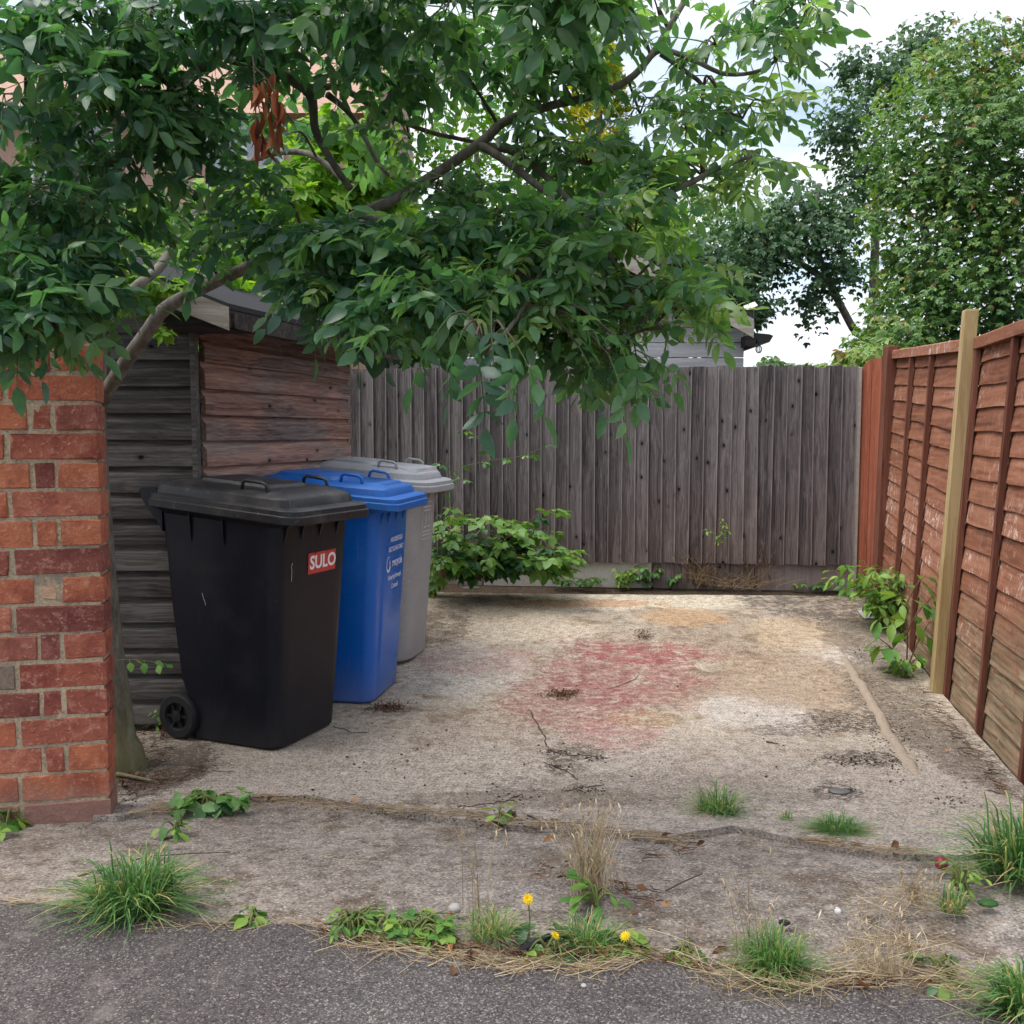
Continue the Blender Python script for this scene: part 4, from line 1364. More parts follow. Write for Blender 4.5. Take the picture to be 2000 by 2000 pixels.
def compound(pairs, L, lf, wd, droop, tint, rr):
    """ash-like leaf: rachis along +x, opposite leaflets and one at the tip"""
    b = LB()
    def rp(t): return np.array((L * t * (1 - 0.12 * t * droop), 0, -droop * L * 0.45 * t * t))
    b.ribbon([rp(k / 5) for k in range(6)], 0.0022, min(1.0, tint + 0.35))
    def put(t, yaw, size):
        V, F = leaflet(size, size * wd * rr.uniform(.9, 1.1), rr.uniform(.05, .4), rr.uniform(.05, .35), rr.uniform(.38, .46), rr.uniform(-.4, .4))
        M = rot(yaw, 'Z') @ rot(droop * 0.6 * t + rr.uniform(-0.25, 0.5), 'Y') @ rot(rr.uniform(-.8, .8), 'X')
        b.add(V, F, min(1, max(0, tint + rr.uniform(-.12, .12))), M, rp(t))
    for i in range(pairs):
        t = 0.34 + 0.58 * i / max(1, pairs - 0.4)
        sz = lf * (0.86 + 0.16 * math.sin(math.pi * (i + 0.7) / pairs))
        for sg in (1, -1): put(t, sg * rad(rr.uniform(48, 72)), sz * rr.uniform(.85, 1.1))
    put(1.0, rr.uniform(-.15, .15), lf * 1.08)
    return b.arrays()


def multi_leaf(n, size, wd, spreadv, tint, rr, petiole=0.5, fold=0.2):
    """bramble or creeper leaf: petiole along +x and n leaflets fanned at its end"""
    b = LB(); e = np.array((size * petiole, 0, -size * 0.05))
    b.ribbon([(0, 0, 0), e * 0.5, e], 0.0015 if size < 0.09 else 0.002, min(1, tint + 0.3))
    for i in range(n):
        yaw = 0 if n == 1 else spreadv * (i / (n - 1) - 0.5) * 2
        sz = size * (1.0 if abs(yaw) < 0.3 else 0.82) * rr.uniform(.88, 1.1)
        V, F = leaflet(sz, sz * wd, rr.uniform(.0, fold * 2), rr.uniform(0, .4), rr.uniform(.40, .50), rr.uniform(-.3, .3))
        b.add(V, F, min(1, max(0, tint + rr.uniform(-.1, .1))), rot(yaw, 'Z') @ rot(rr.uniform(-.15, .35), 'Y') @ rot(rr.uniform(-.3, .3), 'X'), e)
    return b.arrays()


def mat_from(p, yaw, pitch, roll, sc):
    return Matrix.Translation(p) @ Matrix.Rotation(yaw, 4, 'Z') @ Matrix.Rotation(pitch, 4, 'Y') @ Matrix.Rotation(roll, 4, 'X') @ Matrix.Diagonal((sc, sc, sc, 1))


def leaf_set(arrs, mat, places, root, limit=300, name='leaf', crown='foliage', prefer=True):
    """places: (matrix, variant). The ones that show largest become parts, the rest one mass"""
    meshes = [tri_mesh(name, V, F, mat, T) for V, F, T in arrs]
    def score(q):
        p = q[0].translation; u, v = proj(p)
        inside = -80 < u < 2080 and -80 < v < 2080
        return (0 if inside else 1, p.y)
    if prefer: places = sorted(places, key=score)
    for M, k in places[:limit]: add_obj(name, meshes[k], root, M=M)
    rest = places[limit:]
    if rest:
        b = LB()
        for M, k in rest:
            V, F, T = arrs[k]; A = np.array(M)
            b.add(V @ A[:3, :3].T + A[:3, 3], F, np.clip(T + R.uniform(-.12, .12), 0, 1))
        o = add_obj(crown, b.mesh(crown, mat), root)
        tag(o, kind='stuff')


def smooth_path(pts, n=4):
    """Catmull-Rom through the points"""
    pts = [Vector(p) for p in pts]; out = []
    for i in range(len(pts) - 1):
        p0, p1, p2, p3 = pts[max(i - 1, 0)], pts[i], pts[i + 1], pts[min(i + 2, len(pts) - 1)]
        for k in range(n):
            t = k / n
            out.append(0.5 * ((2 * p1) + (p2 - p0) * t + (2 * p0 - 5 * p1 + 4 * p2 - p3) * t * t + (3 * p1 - p0 - 3 * p2 + p3) * t ** 3))
    out.append(pts[-1]); return out


def lerpr(a, b, n): return [a + (b - a) * i / (n - 1) for i in range(n)]


# ---------------------------------------------------------------- the overhanging tree
TB = G(238, 1500)
tree = empty('ash_tree', TB, 'ash-like tree behind the brick wall, its leafy boughs over the drive', 'tree')
tr_pts = [TB + Vector((0, 0, -0.05)), TB + Vector((-0.01, 0.0, 0.12)), P(222, 1330, TB.y), P(205, 1150, TB.y - 0.02), P(190, 950, TB.y - 0.05), P(182, 750, TB.y - 0.08), P(186, 600, TB.y - 0.1), P(183, 530, TB.y - 0.15),
          P(160, 420, TB.y - 0.25), P(120, 260, TB.y - 0.3), P(90, 60, TB.y - 0.4), P(80, -150, TB.y - 0.4)]
tp_ = smooth_path(tr_pts, 5)
mb = MB(); rr_ = [0.085 if i < 2 else 0.085 - 0.03 * min(1, i / 12) - 0.030 * (i / len(tp_)) for i in range(len(tp_))]
rr_[0:5] = [0.115, 0.108, 0.10, 0.093, 0.088]
mb.tube(tp_, rr_, 14, wob=0.03); mb.obj('trunk', M_BARK, tree, smooth=True)
LIMB = []


def limb(pts, r0, r1, mat=None, n=5, seg=10, name='branch'):
    path = smooth_path(pts, n)
    m = MB(); m.tube(path, lerpr(r0, r1, len(path)), seg, wob=0.04)
    o = m.obj(name, mat or M_BARK, tree, smooth=True)
    LIMB.extend(path); return path


def PX(l): return [P(u, v, y) for u, v, y in l]


LIMB.extend(tp_[25:])
limb(PX([(196, 800, TB.y - 0.06), (216, 752, 3.62), (290, 645, 3.52), (326, 600, 3.45), (410, 555, 3.38), (507, 511, 3.3), (590, 465, 3.22), (700, 420, 3.15), (800, 372, 3.1), (935, 282, 3.05), (985, 238, 3.05), (1075, 207, 3.05),
         (1180, 180, 3.05), (1255, 130, 3.05), (1335, 5, 3.1), (1390, -100, 3.2)]), 0.027, 0.008)
limb(PX([(188, 640, TB.y - 0.1), (260, 565, 3.75), (315, 518, 3.9), (350, 455, 4.0), (420, 380, 4.0), (500, 310, 3.9), (600, 300, 3.8), (680, 360, 3.7)]), 0.022, 0.010)
limb(PX([(150, 400, 3.3), (240, 300, 3.1), (340, 180, 3.0), (430, 105, 2.95), (540, 30, 2.9), (640, -60, 2.9)]), 0.026, 0.010)
limb(PX([(440, 110, 2.95), (540, 140, 3.0), (605, 185, 3.05), (616, 254, 3.1), (648, 315, 3.1), (685, 370, 3.15)]), 0.018, 0.010)
limb(PX([(600, 180, 3.05), (660, 170, 3.1), (740, 215, 3.15), (830, 255, 3.2), (930, 278, 3.25)]), 0.012, 0.006)
limb(PX([(640, 185, 3.1), (690, 230, 3.2), (740, 320, 3.2), (770, 350, 3.2)]), 0.011, 0.005)
limb(PX([(935, 282, 3.05), (985, 312, 3.0), (1040, 355, 2.95), (1080, 400, 2.9), (1060, 520, 2.75), (1010, 620, 2.6), (950, 690, 2.45)]), 0.014, 0.005)
limb(PX([(935, 285, 3.05), (1010, 300, 3.05), (1100, 380, 3.0), (1170, 470, 2.95), (1230, 560, 2.9), (1290, 640, 2.85)]), 0.013, 0.005)
limb(PX([(700, 420, 3.15), (860, 450, 3.0), (1040, 445, 2.95), (1225, 404, 2.95), (1337, 362, 2.95), (1400, 330, 2.95), (1480, 300, 3.0)]), 0.016, 0.006)
limb(PX([(1255, 130, 3.05), (1290, 98, 3.05), (1350, 115, 3.0), (1420, 145, 3.0), (1500, 130, 3.0), (1560, 60, 3.0)]), 0.010, 0.004)
limb(PX([(1290, 105, 3.05), (1340, 140, 3.05), (1372, 170, 3.05), (1372, 230, 3.05), (1410, 270, 3.05)]), 0.008, 0.004)
limb(PX([(120, 260, 3.25), (80, 330, 3.0), (60, 450, 2.8), (80, 560, 2.7), (110, 640, 2.65)]), 0.014, 0.005)
limb(PX([(590, 465, 3.22), (640, 540, 3.0), (720, 590, 2.85), (800, 620, 2.75)]), 0.012, 0.005)
limb(PX([(540, 30, 2.9), (700, 10, 2.75), (850, 0, 2.65), (1000, -10, 2.6), (1130, -10, 2.6)]), 0.014, 0.005)

# boughs: centre pixel, distance, half width and half height in pixels, depth in metres, number of shoots
CL = [(60, 110, 2.75, 70, 80, .22, 9), (190, 90, 2.8, 80, 70, .22, 9), (330, 70, 2.85, 80, 70, .22, 8), (60, 250, 2.8, 70, 60, .22, 8), (225, 200, 2.75, 85, 55, .22, 9), (350, 210, 2.85, 70, 70, .22, 8),
      (30, 400, 2.75, 60, 80, .22, 8), (140, 420, 2.85, 70, 70, .22, 9), (270, 360, 2.95, 70, 50, .22, 6), (400, 300, 3.1, 60, 50, .2, 3), (50, 540, 2.65, 60, 60, .18, 8), (140, 540, 2.75, 60, 60, .18, 8), (90, 615, 2.6, 70, 35, .14, 8),
      (20, 620, 2.6, 40, 45, .14, 5), (430, 40, 2.9, 70, 50, .2, 6), (540, 60, 2.9, 70, 50, .2, 6), (660, 45, 2.75, 80, 45, .2, 7), (790, 30, 2.65, 80, 40, .2, 7), (900, 25, 2.6, 70, 35, .18, 7), (1010, 10, 2.5, 70, 30, .16, 6), (1110, 10, 2.5, 70, 35, .16, 6),
      (480, 190, 3.0, 60, 60, .2, 4), (720, 130, 3.0, 80, 50, .2, 6), (860, 130, 3.0, 80, 60, .2, 7), (980, 130, 3.05, 70, 60, .2, 6), (1090, 130, 3.1, 70, 60, .2, 6),
      (520, 400, 3.1, 70, 40, .2, 3), (600, 490, 3.0, 70, 40, .2, 5), (690, 480, 2.95, 80, 60, .2, 10), (640, 590, 2.9, 70, 40, .16, 8), (720, 590, 2.85, 70, 50, .18, 9), (790, 500, 2.9, 80, 60, .2, 10), (880, 510, 2.85, 80, 60, .2, 10),
      (840, 600, 2.75, 80, 45, .18, 9), (960, 580, 2.75, 80, 60, .2, 10), (960, 460, 2.95, 80, 50, .2, 8), (1060, 540, 2.85, 80, 60, .2, 9), (1060, 640, 2.75, 70, 40, .16, 8), (1160, 580, 2.9, 80, 70, .2, 9), (1160, 680, 2.85, 60, 40, .16, 7),
      (1130, 460, 2.95, 70, 50, .2, 7), (1240, 480, 2.95, 70, 60, .2, 7), (1250, 590, 2.9, 70, 60, .2, 9), (1320, 640, 2.9, 60, 30, .16, 6), (1330, 540, 2.95, 55, 40, .18, 5), (1230, 690, 2.85, 60, 35, .16, 6), (1190, 740, 2.8, 35, 25, .12, 3),
      (1150, 340, 3.1, 80, 50, .2, 7), (1050, 300, 3.1, 60, 40, .2, 4), (1260, 360, 3.05, 70, 50, .2, 6), (1370, 360, 3.0, 70, 50, .2, 7), (1470, 350, 3.0, 60, 50, .18, 6), (1340, 270, 3.05, 70, 50, .2, 6), (1450, 250, 3.05, 60, 40, .18, 5),
      (1190, 90, 3.1, 70, 60, .2, 5), (1290, 60, 3.1, 70, 50, .2, 4), (1400, 110, 3.05, 60, 45, .18, 5), (1500, 110, 3.0, 50, 50, .16, 5), (1570, 40, 3.0, 45, 35, .14, 4), (1470, 30, 3.05, 60, 30, .16, 3), (1400, 190, 3.05, 50, 40, .16, 4),
      (1250, 240, 3.1, 60, 40, .18, 4), (850, 400, 3.0, 70, 40, .2, 5), (350, 440, 3.3, 50, 30, .12, 2), (440, 490, 3.25, 50, 25, .12, 3), (780, 640, 2.65, 50, 25, .12, 4), (800, 290, 3.3, 70, 40, .2, 2), (560, 280, 3.6, 60, 40, .2, 2)]
rr5 = random.Random(11)
ASH = [compound(rr5.choice((3, 3, 4, 4, 5)), rr5.uniform(.12, .18), rr5.uniform(.045, .060), rr5.uniform(.38, .52), rr5.uniform(.1, .8), tn, rr5) for tn in (0.08, 0.18, 0.28, 0.34, 0.42, 0.5, 0.6, 0.7, 0.8, 0.92)]
places = []
LIMBV = np.array([tuple(p) for p in LIMB])
for (u, v, Y, ru, rv, rd, nsh) in CL:
    C = P(u, v - 18, Y)
    px, pz = ru * Y / FPX * 0.8, rv * Y / FPX * 0.8
    k = int(np.argmin(((LIMBV - np.array(C)) ** 2).sum(1)))
    Lp = Vector(LIMBV[k])
    md = (Lp + C) / 2 + Vector((R.uniform(-.03, .03), R.uniform(-.03, .03), 0.04))
    path = smooth_path([Lp, md, C], 4)
    twigs = MB()
    twigs.tube(path, lerpr(0.0058, 0.0036, len(path)), 6, cap=False)
    light = max(0, min(1, (u - 500) / 1000))          # backlight put into the leaf colour: yellower, paler leaves to the right
    if u > 1150: nsh = max(2, int(nsh * 0.62))
    for s in range(int(nsh * 1.12 + 0.5)):
        while True:
            q = Vector((R.uniform(-1, 1), R.uniform(-1, 1), R.uniform(-1, 1)))
            if q.length < 1: break
        q = q.normalized() * (q.length ** 0.5)
        E = C + Vector((q.x * px, q.y * rd, q.z * pz))
        mid = (C + E) / 2 + Vector((0, 0, 0.03))
        sp = smooth_path([C, mid, E], 3)
        twigs.tube(sp, lerpr(0.0032, 0.0018, len(sp)), 5, cap=False)
        yaw0 = math.atan2(q.y * rd, q.x * px)
        for (ti, sides) in ((3, (1, -1)), (5, (1, -1)), (6, (0, 0.6, -0.6))):
            for sd in sides:
                if R.random() < 0.12: continue
                yaw = yaw0 + sd * rad(R.uniform(45, 85)) + R.uniform(-.35, .35)
                pit = R.uniform(-0.35, 0.75) + max(0, -q.z) * 0.3
                base = min(9, max(0, int(R.gauss(3.2 + 4.0 * light, 2.0))))
                places.append((mat_from(sp[ti], yaw, pit, R.uniform(-.9, .9), R.uniform(.62, 1.32)), base))
    tw = twigs.obj('twigs', M_TWIG, tree, smooth=True); tag(tw, kind='stuff')
# long shoots hanging in front of the grey fence
for (u, v, Y, yaw, pit, vr) in ((905, 690, 2.35, 2.6, 1.05, 1), (930, 700, 2.3, 1.2, 1.25, 0), (985, 690, 2.3, -0.6, 1.2, 2), (1010, 720, 2.35, -0.2, 1.0, 3), (960, 650, 2.4, -1.6, 1.1, 1), (880, 660, 2.45, 2.9, .8, 2), (1130, 720, 2.6, 0.1, 1.0, 4),
                                (1190, 740, 2.6, -0.3, 1.15, 5), (1200, 700, 2.6, 0.6, .9, 4), (700, 640, 2.7, 2.0, 1.1, 1), (600, 610, 2.8, 1.4, .9, 2), (60, 650, 2.5, 0.4, 1.2, 1), (30, 660, 2.5, 2.0, 1.2, 3)):
    v -= 45; p = P(u, v, Y); places.append((mat_from(p, yaw, pit, R.uniform(-.3, .3), 1.3), vr))
    k = int(np.argmin(((LIMBV - np.array(p)) ** 2).sum(1))); twigs = MB(); twigs.tube(smooth_path([Vector(LIMBV[k]), (Vector(LIMBV[k]) + p) / 2 + Vector((0, 0, .05)), p], 4), 0.003, 5, cap=False)
    twigs.obj('twig', M_TWIG, tree, smooth=True)
leaf_set(ASH, M_ASH, places, tree, 300, 'leaf', 'crown')
# dead bunch hanging in the crown
dead = empty('dead_leaf_bunch', P(500, 140, 2.62), 'withered rust-brown leaf bunch hanging among the green leaves', 'dead leaves')
mb = MB(); mb.tube(smooth_path([P(490, 90, 2.7), P(496, 130, 2.62), P(500, 230, 2.62), P(505, 300, 2.62)], 3), 0.002, 5); mb.tube(smooth_path([P(496, 130, 2.62), P(535, 180, 2.62), P(542, 300, 2.62)], 3), 0.002, 5); mb.obj('stalk', M_TWIG, dead)
dv = [leaflet(rr5.uniform(.06, .085), rr5.uniform(.018, .028), 0.9, 0.3, .4) for _ in range(4)]
dm = [tri_mesh('leaf', V, F, M_RUSTLEAF, np.full(len(V), tn)) for (V, F), tn in zip(dv, (.1, .4, .6, .9))]
for i in range(30):
    ln = i % 2
    u, v = (502 + R.uniform(-12, 12), R.uniform(150, 270)) if ln == 0 else (541 + R.uniform(-9, 9), R.uniform(185, 275))
    if i > 24: u, v = R.uniform(495, 545), R.uniform(140, 180)
    add_obj('leaf', dm[R.randrange(4)], dead, M=mat_from(P(u, v, 2.62 + R.uniform(-.02, .02)), R.uniform(0, 6.28), R.uniform(1.2, 1.6), R.uniform(-2, 2), R.uniform(.8, 1.1)))

# ---------------------------------------------------------------- planting beyond the fences
rr6 = random.Random(23)


def in_blobs(blobs, n, shell=0.55):
    """points spread through ellipsoids (centre, radii), biased to the outside; weight by surface"""
    wts = [b[1][0] * b[1][2] + b[1][0] * b[1][1] for b in blobs]; tot = sum(wts); out = []
    for b, w in zip(blobs, wts):
        for _ in range(int(n * w / tot)):
            while True:
                q = Vector((R.uniform(-1, 1), R.uniform(-1, 1), R.uniform(-1, 1)))
                if 0.05 < q.length < 1: break
            q = q.normalized() * (shell + (1 - shell) * R.random()) * (1 + 0.22 * mnoise.noise((b[0][0] + q.x * 2.5, b[0][1] + q.y * 2.5, b[0][2] + q.z * 2.5)))
            out.append((Vector((b[0][0] + q.x * b[1][0], b[0][1] + q.y * b[1][1], b[0][2] + q.z * b[1][2])), q))
    return out


def PB(u, v, Y, ru, rv, rd): 
    c = P(u, v, Y); return (c, (ru * Y / FPX, rd, rv * Y / FPX))


def mass(name, label, cat, base, blobs, trunks, arrs, mat, n, pick, group=None, shell=0.55, droop=(0.0, 1.0), sc=(.8, 1.2), limit=300, tmat=None):
    root = empty(name, base, label, cat, group)
    for pts, r0, r1 in trunks:
        m = MB(); path = smooth_path(pts, 4); m.tube(path, lerpr(r0, r1, len(path)), 9, wob=0.05); m.obj('trunk', tmat or M_BARK, root, smooth=True)
    pl = []
    for p, q in in_blobs(blobs, n, shell):
        pl.append((mat_from(p, math.atan2(q.y, q.x) + R.gauss(0, .8), R.uniform(*droop), R.uniform(-.6, .6), R.uniform(*sc)), pick(p, q, len(arrs))))
    leaf_set(arrs, mat, pl, root, limit, 'leaf', 'crown')
    return root


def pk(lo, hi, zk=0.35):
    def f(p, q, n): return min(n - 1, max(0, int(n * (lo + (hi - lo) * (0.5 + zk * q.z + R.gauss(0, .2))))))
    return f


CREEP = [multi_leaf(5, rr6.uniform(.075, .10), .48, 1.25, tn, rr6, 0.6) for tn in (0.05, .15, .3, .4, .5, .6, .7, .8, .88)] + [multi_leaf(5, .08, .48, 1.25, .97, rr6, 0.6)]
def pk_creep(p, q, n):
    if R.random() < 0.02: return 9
    return min(8, max(0, int(R.gauss(2.2 + 3.0 * q.z - 0.6 * q.x + 2.4 * q.length, 1.6))))  # paler leaves at top, left and outside: light painted in by leaf choice
base = Vector((4.4, 9.0, .2))
cr_blobs = [PB(1830, 260, 9.2, 140, 160, 1.0), PB(1960, 300, 9.0, 170, 190, 1.1), PB(1800, 440, 9.2, 110, 150, 1.0), PB(1930, 540, 8.9, 190, 170, 1.0), PB(1790, 610, 9.1, 100, 110, .9), PB(2080, 250, 9.2, 170, 220, 1.1), PB(1740, 670, 8.9, 80, 60, .7),
            PB(1900, 120, 9.5, 110, 70, .8), PB(2060, 560, 9.0, 170, 190, 1.0), PB(1860, 780, 9.0, 160, 140, .8), PB(2050, 820, 9.0, 200, 160, .8)]
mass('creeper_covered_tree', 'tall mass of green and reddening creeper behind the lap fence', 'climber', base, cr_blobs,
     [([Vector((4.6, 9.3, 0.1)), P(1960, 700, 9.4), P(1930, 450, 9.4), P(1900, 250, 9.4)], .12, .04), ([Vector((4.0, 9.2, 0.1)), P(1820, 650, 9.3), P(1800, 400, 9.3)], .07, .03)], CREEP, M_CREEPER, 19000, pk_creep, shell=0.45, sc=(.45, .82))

SM = [multi_leaf(3, rr6.uniform(.07, .10), .62, 1.0, tn, rr6, 0.5) for tn in (.05, .2, .35, .5, .65, .85)]
mass('leaning_tree', 'dark-leaved tree with a bare leaning trunk beyond the grey fence', 'tree', Vector((5.4, 13.5, .2)),
     [PB(1490, 500, 13, 90, 70, .9), PB(1580, 470, 13, 80, 60, .9), PB(1430, 560, 12.8, 60, 55, .7), PB(1590, 590, 13, 45, 75, .5), PB(1640, 530, 13, 60, 50, .7), PB(1690, 330, 13.5, 80, 130, 1.0), PB(1640, 240, 13.5, 60, 70, .9), PB(1730, 160, 13.8, 80, 80, 1.0), PB(1560, 400, 13, 60, 50, .8),
      PB(1480, 440, 13, 60, 40, .8), PB(1640, 420, 13, 50, 70, .8), PB(1800, 90, 14, 60, 60, .8), PB(1660, 130, 13.8, 35, 35, .5), PB(1380, 500, 13, 60, 60, .8), PB(1480, 600, 12.9, 45, 40, .6), PB(1440, 610, 12.9, 60, 35, .6)],
     [([Vector((5.5, 13.5, 0)), P(1700, 700, 13.2), P(1665, 640, 13.1), P(1620, 550, 13), P(1590, 460, 13), P(1600, 360, 13.2)], .062, .035), ([P(1620, 550, 13), P(1540, 500, 13), P(1480, 470, 13)], .05, .02),
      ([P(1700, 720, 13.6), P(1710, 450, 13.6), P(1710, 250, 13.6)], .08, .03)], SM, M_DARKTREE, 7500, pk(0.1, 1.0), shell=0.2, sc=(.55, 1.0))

mass('tall_pale_tree', 'airy pale green tree filling the gap behind the main bough', 'tree', Vector((-.4, 15, .2)), [PB(880, 300, 15, 110, 90, .9), PB(1000, 380, 15, 110, 100, .9), PB(900, 480, 15, 140, 110, .9), PB(1080, 500, 15, 90, 100, .9), PB(760, 420, 15, 90, 90, .8), PB(960, 210, 15, 60, 60, .6)],
     [([Vector((-.4, 15, 0)), P(950, 600, 15), P(930, 300, 15)], .12, .04)], SM, M_BRIGHT, 2200, pk(.0, .7), shell=0.3, limit=100)
mass('pale_green_tree', 'hazy pale green tree just left of the leaning trunk', 'tree', Vector((2.8, 15, .2)), [PB(1370, 430, 15, 90, 80, 1.0), PB(1320, 540, 15, 90, 80, 1.0), PB(1270, 450, 15, 70, 80, .8), PB(1430, 520, 15, 70, 70, .8), PB(1400, 620, 15, 90, 70, .8), PB(1280, 640, 15, 90, 70, .8), PB(1480, 430, 15.5, 60, 60, .8)],
     [([Vector((2.7, 15, 0)), P(1330, 600, 15), P(1330, 450, 15)], .1, .04)], SM, M_CREEPER, 3200, pk(.2, .9), shell=0.35, limit=150)

# golden conifer: upright sprays
SPR = []
for tn in (.1, .35, .55, .75, .95):
    b = LB()
    for k in range(7):
        V, F = leaflet(rr6.uniform(.10, .16), .035, .5, .1, .5); b.add(V, F, min(1, max(0, tn + rr6.uniform(-.15, .15))), rot(rr6.uniform(-.9, .9), 'Z') @ rot(rr6.uniform(-.6, .6), 'Y'), (0, 0, 0))
    SPR.append(b.arrays())
def pk_gold(p, q, n): return min(4, max(0, int(R.gauss(2.3 + 1.3 * (mnoise.noise((p.x * 2.2, p.y * 2, p.z * 2.2))) * 2 + q.z, .8))))
mass('golden_conifer', 'yellow-green conifer showing through the boughs against the sky', 'conifer', Vector((1.3, 13.5, .2)), [PB(1185, 560, 13.5, 90, 130, .7), PB(1180, 400, 13.5, 80, 130, .65), PB(1170, 250, 13.5, 62, 120, .5), PB(1165, 150, 13.5, 40, 80, .35)],
     [([Vector((1.3, 13.5, 0)), P(1180, 500, 13.5), P(1165, 120, 13.5)], .12, .03)], SPR, M_GOLD, 1500, pk_gold, droop=(-1.3, -.2), shell=0.6, limit=120)

BR = [multi_leaf(5, rr6.uniform(.10, .15), .5, 1.3, tn, rr6, 0.4) for tn in (.1, .3, .5, .7, .9)]
mass('bright_bush', 'bright lime-green bush behind the shed roof', 'bush', Vector((-2.3, 8.6, .2)), [PB(560, 430, 8.6, 170, 120, .6), PB(680, 330, 8.8, 130, 120, .6), PB(430, 560, 8.6, 150, 90, .6), PB(700, 560, 8.6, 120, 100, .6), PB(560, 620, 8.6, 180, 90, .6), PB(800, 640, 8.7, 90, 60, .4)],
     [([Vector((-2.2, 8.7, 0)), P(540, 700, 8.7), P(560, 450, 8.7)], .06, .03)], BR, M_BRIGHT, 2600, pk(.0, 1.0), shell=0.4, limit=200)
mass('shed_back_bush', 'lime-green leaves rising just behind the shed roof ridge', 'bush', Vector((-1.9, 6.5, .1)), [PB(420, 500, 6.3, 110, 60, .3), PB(560, 540, 6.4, 110, 60, .3), PB(300, 450, 6.3, 70, 50, .3), PB(650, 590, 6.4, 60, 40, .25), PB(400, 545, 5.1, 75, 22, .25), PB(520, 592, 5.3, 75, 24, .25), PB(610, 622, 5.5, 55, 20, .2), PB(300, 495, 4.9, 60, 25, .2)],
     [([Vector((-1.9, 6.6, 0)), P(460, 650, 6.6), P(460, 520, 6.6)], .03, .015)], [multi_leaf(5, rr6.uniform(.07, .10), .5, 1.3, tn, rr6, 0.4) for tn in (.2, .4, .6, .8)], M_BRIGHT, 620, pk(.0, 1.0), shell=0.3, limit=200)
mass('lime_leaf_bush', 'lime-green leafy shoots between tree trunk and shed gable', 'bush', Vector((-2.1, 3.97, 0)), [PB(270, 540, 3.9, 55, 40, .07), PB(255, 590, 3.9, 35, 30, .06), PB(330, 560, 3.95, 35, 30, .05), PB(320, 640, 3.9, 25, 14, .04)],
     [([Vector((-2.05, 3.97, 0)), P(190, 900, 3.97), P(215, 660, 3.95), P(260, 550, 3.92)], .012, .005)], [multi_leaf(5, .05, .5, 1.3, tn, rr6, 0.5) for tn in (.4, .6, .8)], M_BRIGHT, 90, pk(.0, 1.0), shell=0.1, limit=90, tmat=M_TWIG)
mass('yellowing_bush', 'yellowish bush seen past the golden conifer above the grey fence', 'bush', Vector((2.2, 10.8, .2)), [PB(1290, 480, 11, 60, 90, .6), PB(1340, 560, 11, 60, 60, .6), PB(1230, 560, 11, 60, 80, .6)],
     [([Vector((2.2, 11, 0)), P(1290, 600, 11), P(1290, 450, 11)], .06, .03)], BR, M_BRIGHT, 380, pk(.0, .8), shell=0.3, limit=120)
for lab, u, v, ru, rv in (('small distant round green tree beside the hanging lantern', 1502, 712, 22, 16), ('tiny distant round green tree just left of the fence corner', 1545, 716, 16, 10)):
    mass('distant_tree', lab, 'tree', Vector((P(u, v, 40).x, 40, .2)), [PB(u, v, 40, ru, rv, .6), PB(u, v + 20, 40, ru * 1.2, rv, .6)], [([Vector((P(u, v, 40).x, 40, 0)), P(u, v, 40)], .1, .05)],
         [multi_leaf(3, .22, .7, 1.0, tn, rr6, .5) for tn in (.3, .6, .9)], M_DARKTREE, 260, pk(.2, 1.0), shell=0.5, limit=0)
mass('leaf_hedge', 'light green hedge top peeping over the far corner of the fences', 'hedge', Vector((3.6, 8.2, .2)), [PB(1700, 690, 8.2, 70, 28, .3), PB(1640, 712, 8.3, 60, 12, .3), PB(1690, 800, 8.2, 100, 80, .3)], [], CREEP[3:9], M_CREEPER, 420, pk(.3, 1.0), shell=0.4, limit=120)

# ---------------------------------------------------------------- pale summerhouse beyond the fence
NY = 9.6
nh = empty('summerhouse', (P(1100, 900, NY).x, NY + 1, .3), 'pale grey boarded summerhouse with weathered bargeboards behind the grey fence', 'garden building')
xl, xr = P(757, 700, NY).x, P(1452, 700, NY).x
ez = P(1470, 640, NY - .25).z; rzp = ez + 0.52 * (P(1470, 640, NY - .25).x - (xl + xr) / 2)
xm = (xl + xr) / 2
nbm = 16
for i in range(22):
    z0 = 0.9 + i * 0.145
    hw = (xr - xl) / 2 if z0 + .14 < ez - 0.06 else (xr - xl) / 2 - (z0 + .10 - ez + 0.02) / 0.52
    if hw < 0.15: break
    m = MB(); m.bevel_box((xm, NY, z0 + .0725), (hw * 2, .022, .139), .004); m.obj('board', M_PALE, nh)
m = MB(); m.box((xl - .01, NY - .02, 1.2), (.05, .03, 1.9)); m.obj('corner_board', M_DARKWOOD, nh)
m = MB(); m.box((xm, NY + 1.2, 1.0), (xr - xl - .04, 2.3, 1.9)); m.obj('wall', M_PALE, nh)
EXr = P(1470, 640, NY - .25).x; EXl = 2 * xm - EXr
m = MB()
for s, xe in ((1, EXr), (-1, EXl)):
    vs = []
    for dz in (-0.0, 0.05):
        for y in (NY - .26, NY + 2.6): vs += [(xe, y, ez + .09 + dz), (xm, y, rzp + .09 + dz)]
    m.add(vs, [(0, 1, 3, 2), (4, 6, 7, 5), (0, 4, 5, 1), (2, 3, 7, 6), (0, 2, 6, 4), (1, 5, 7, 3)])
nroof = m.obj('roof', M_FELT, nh, fix=True)
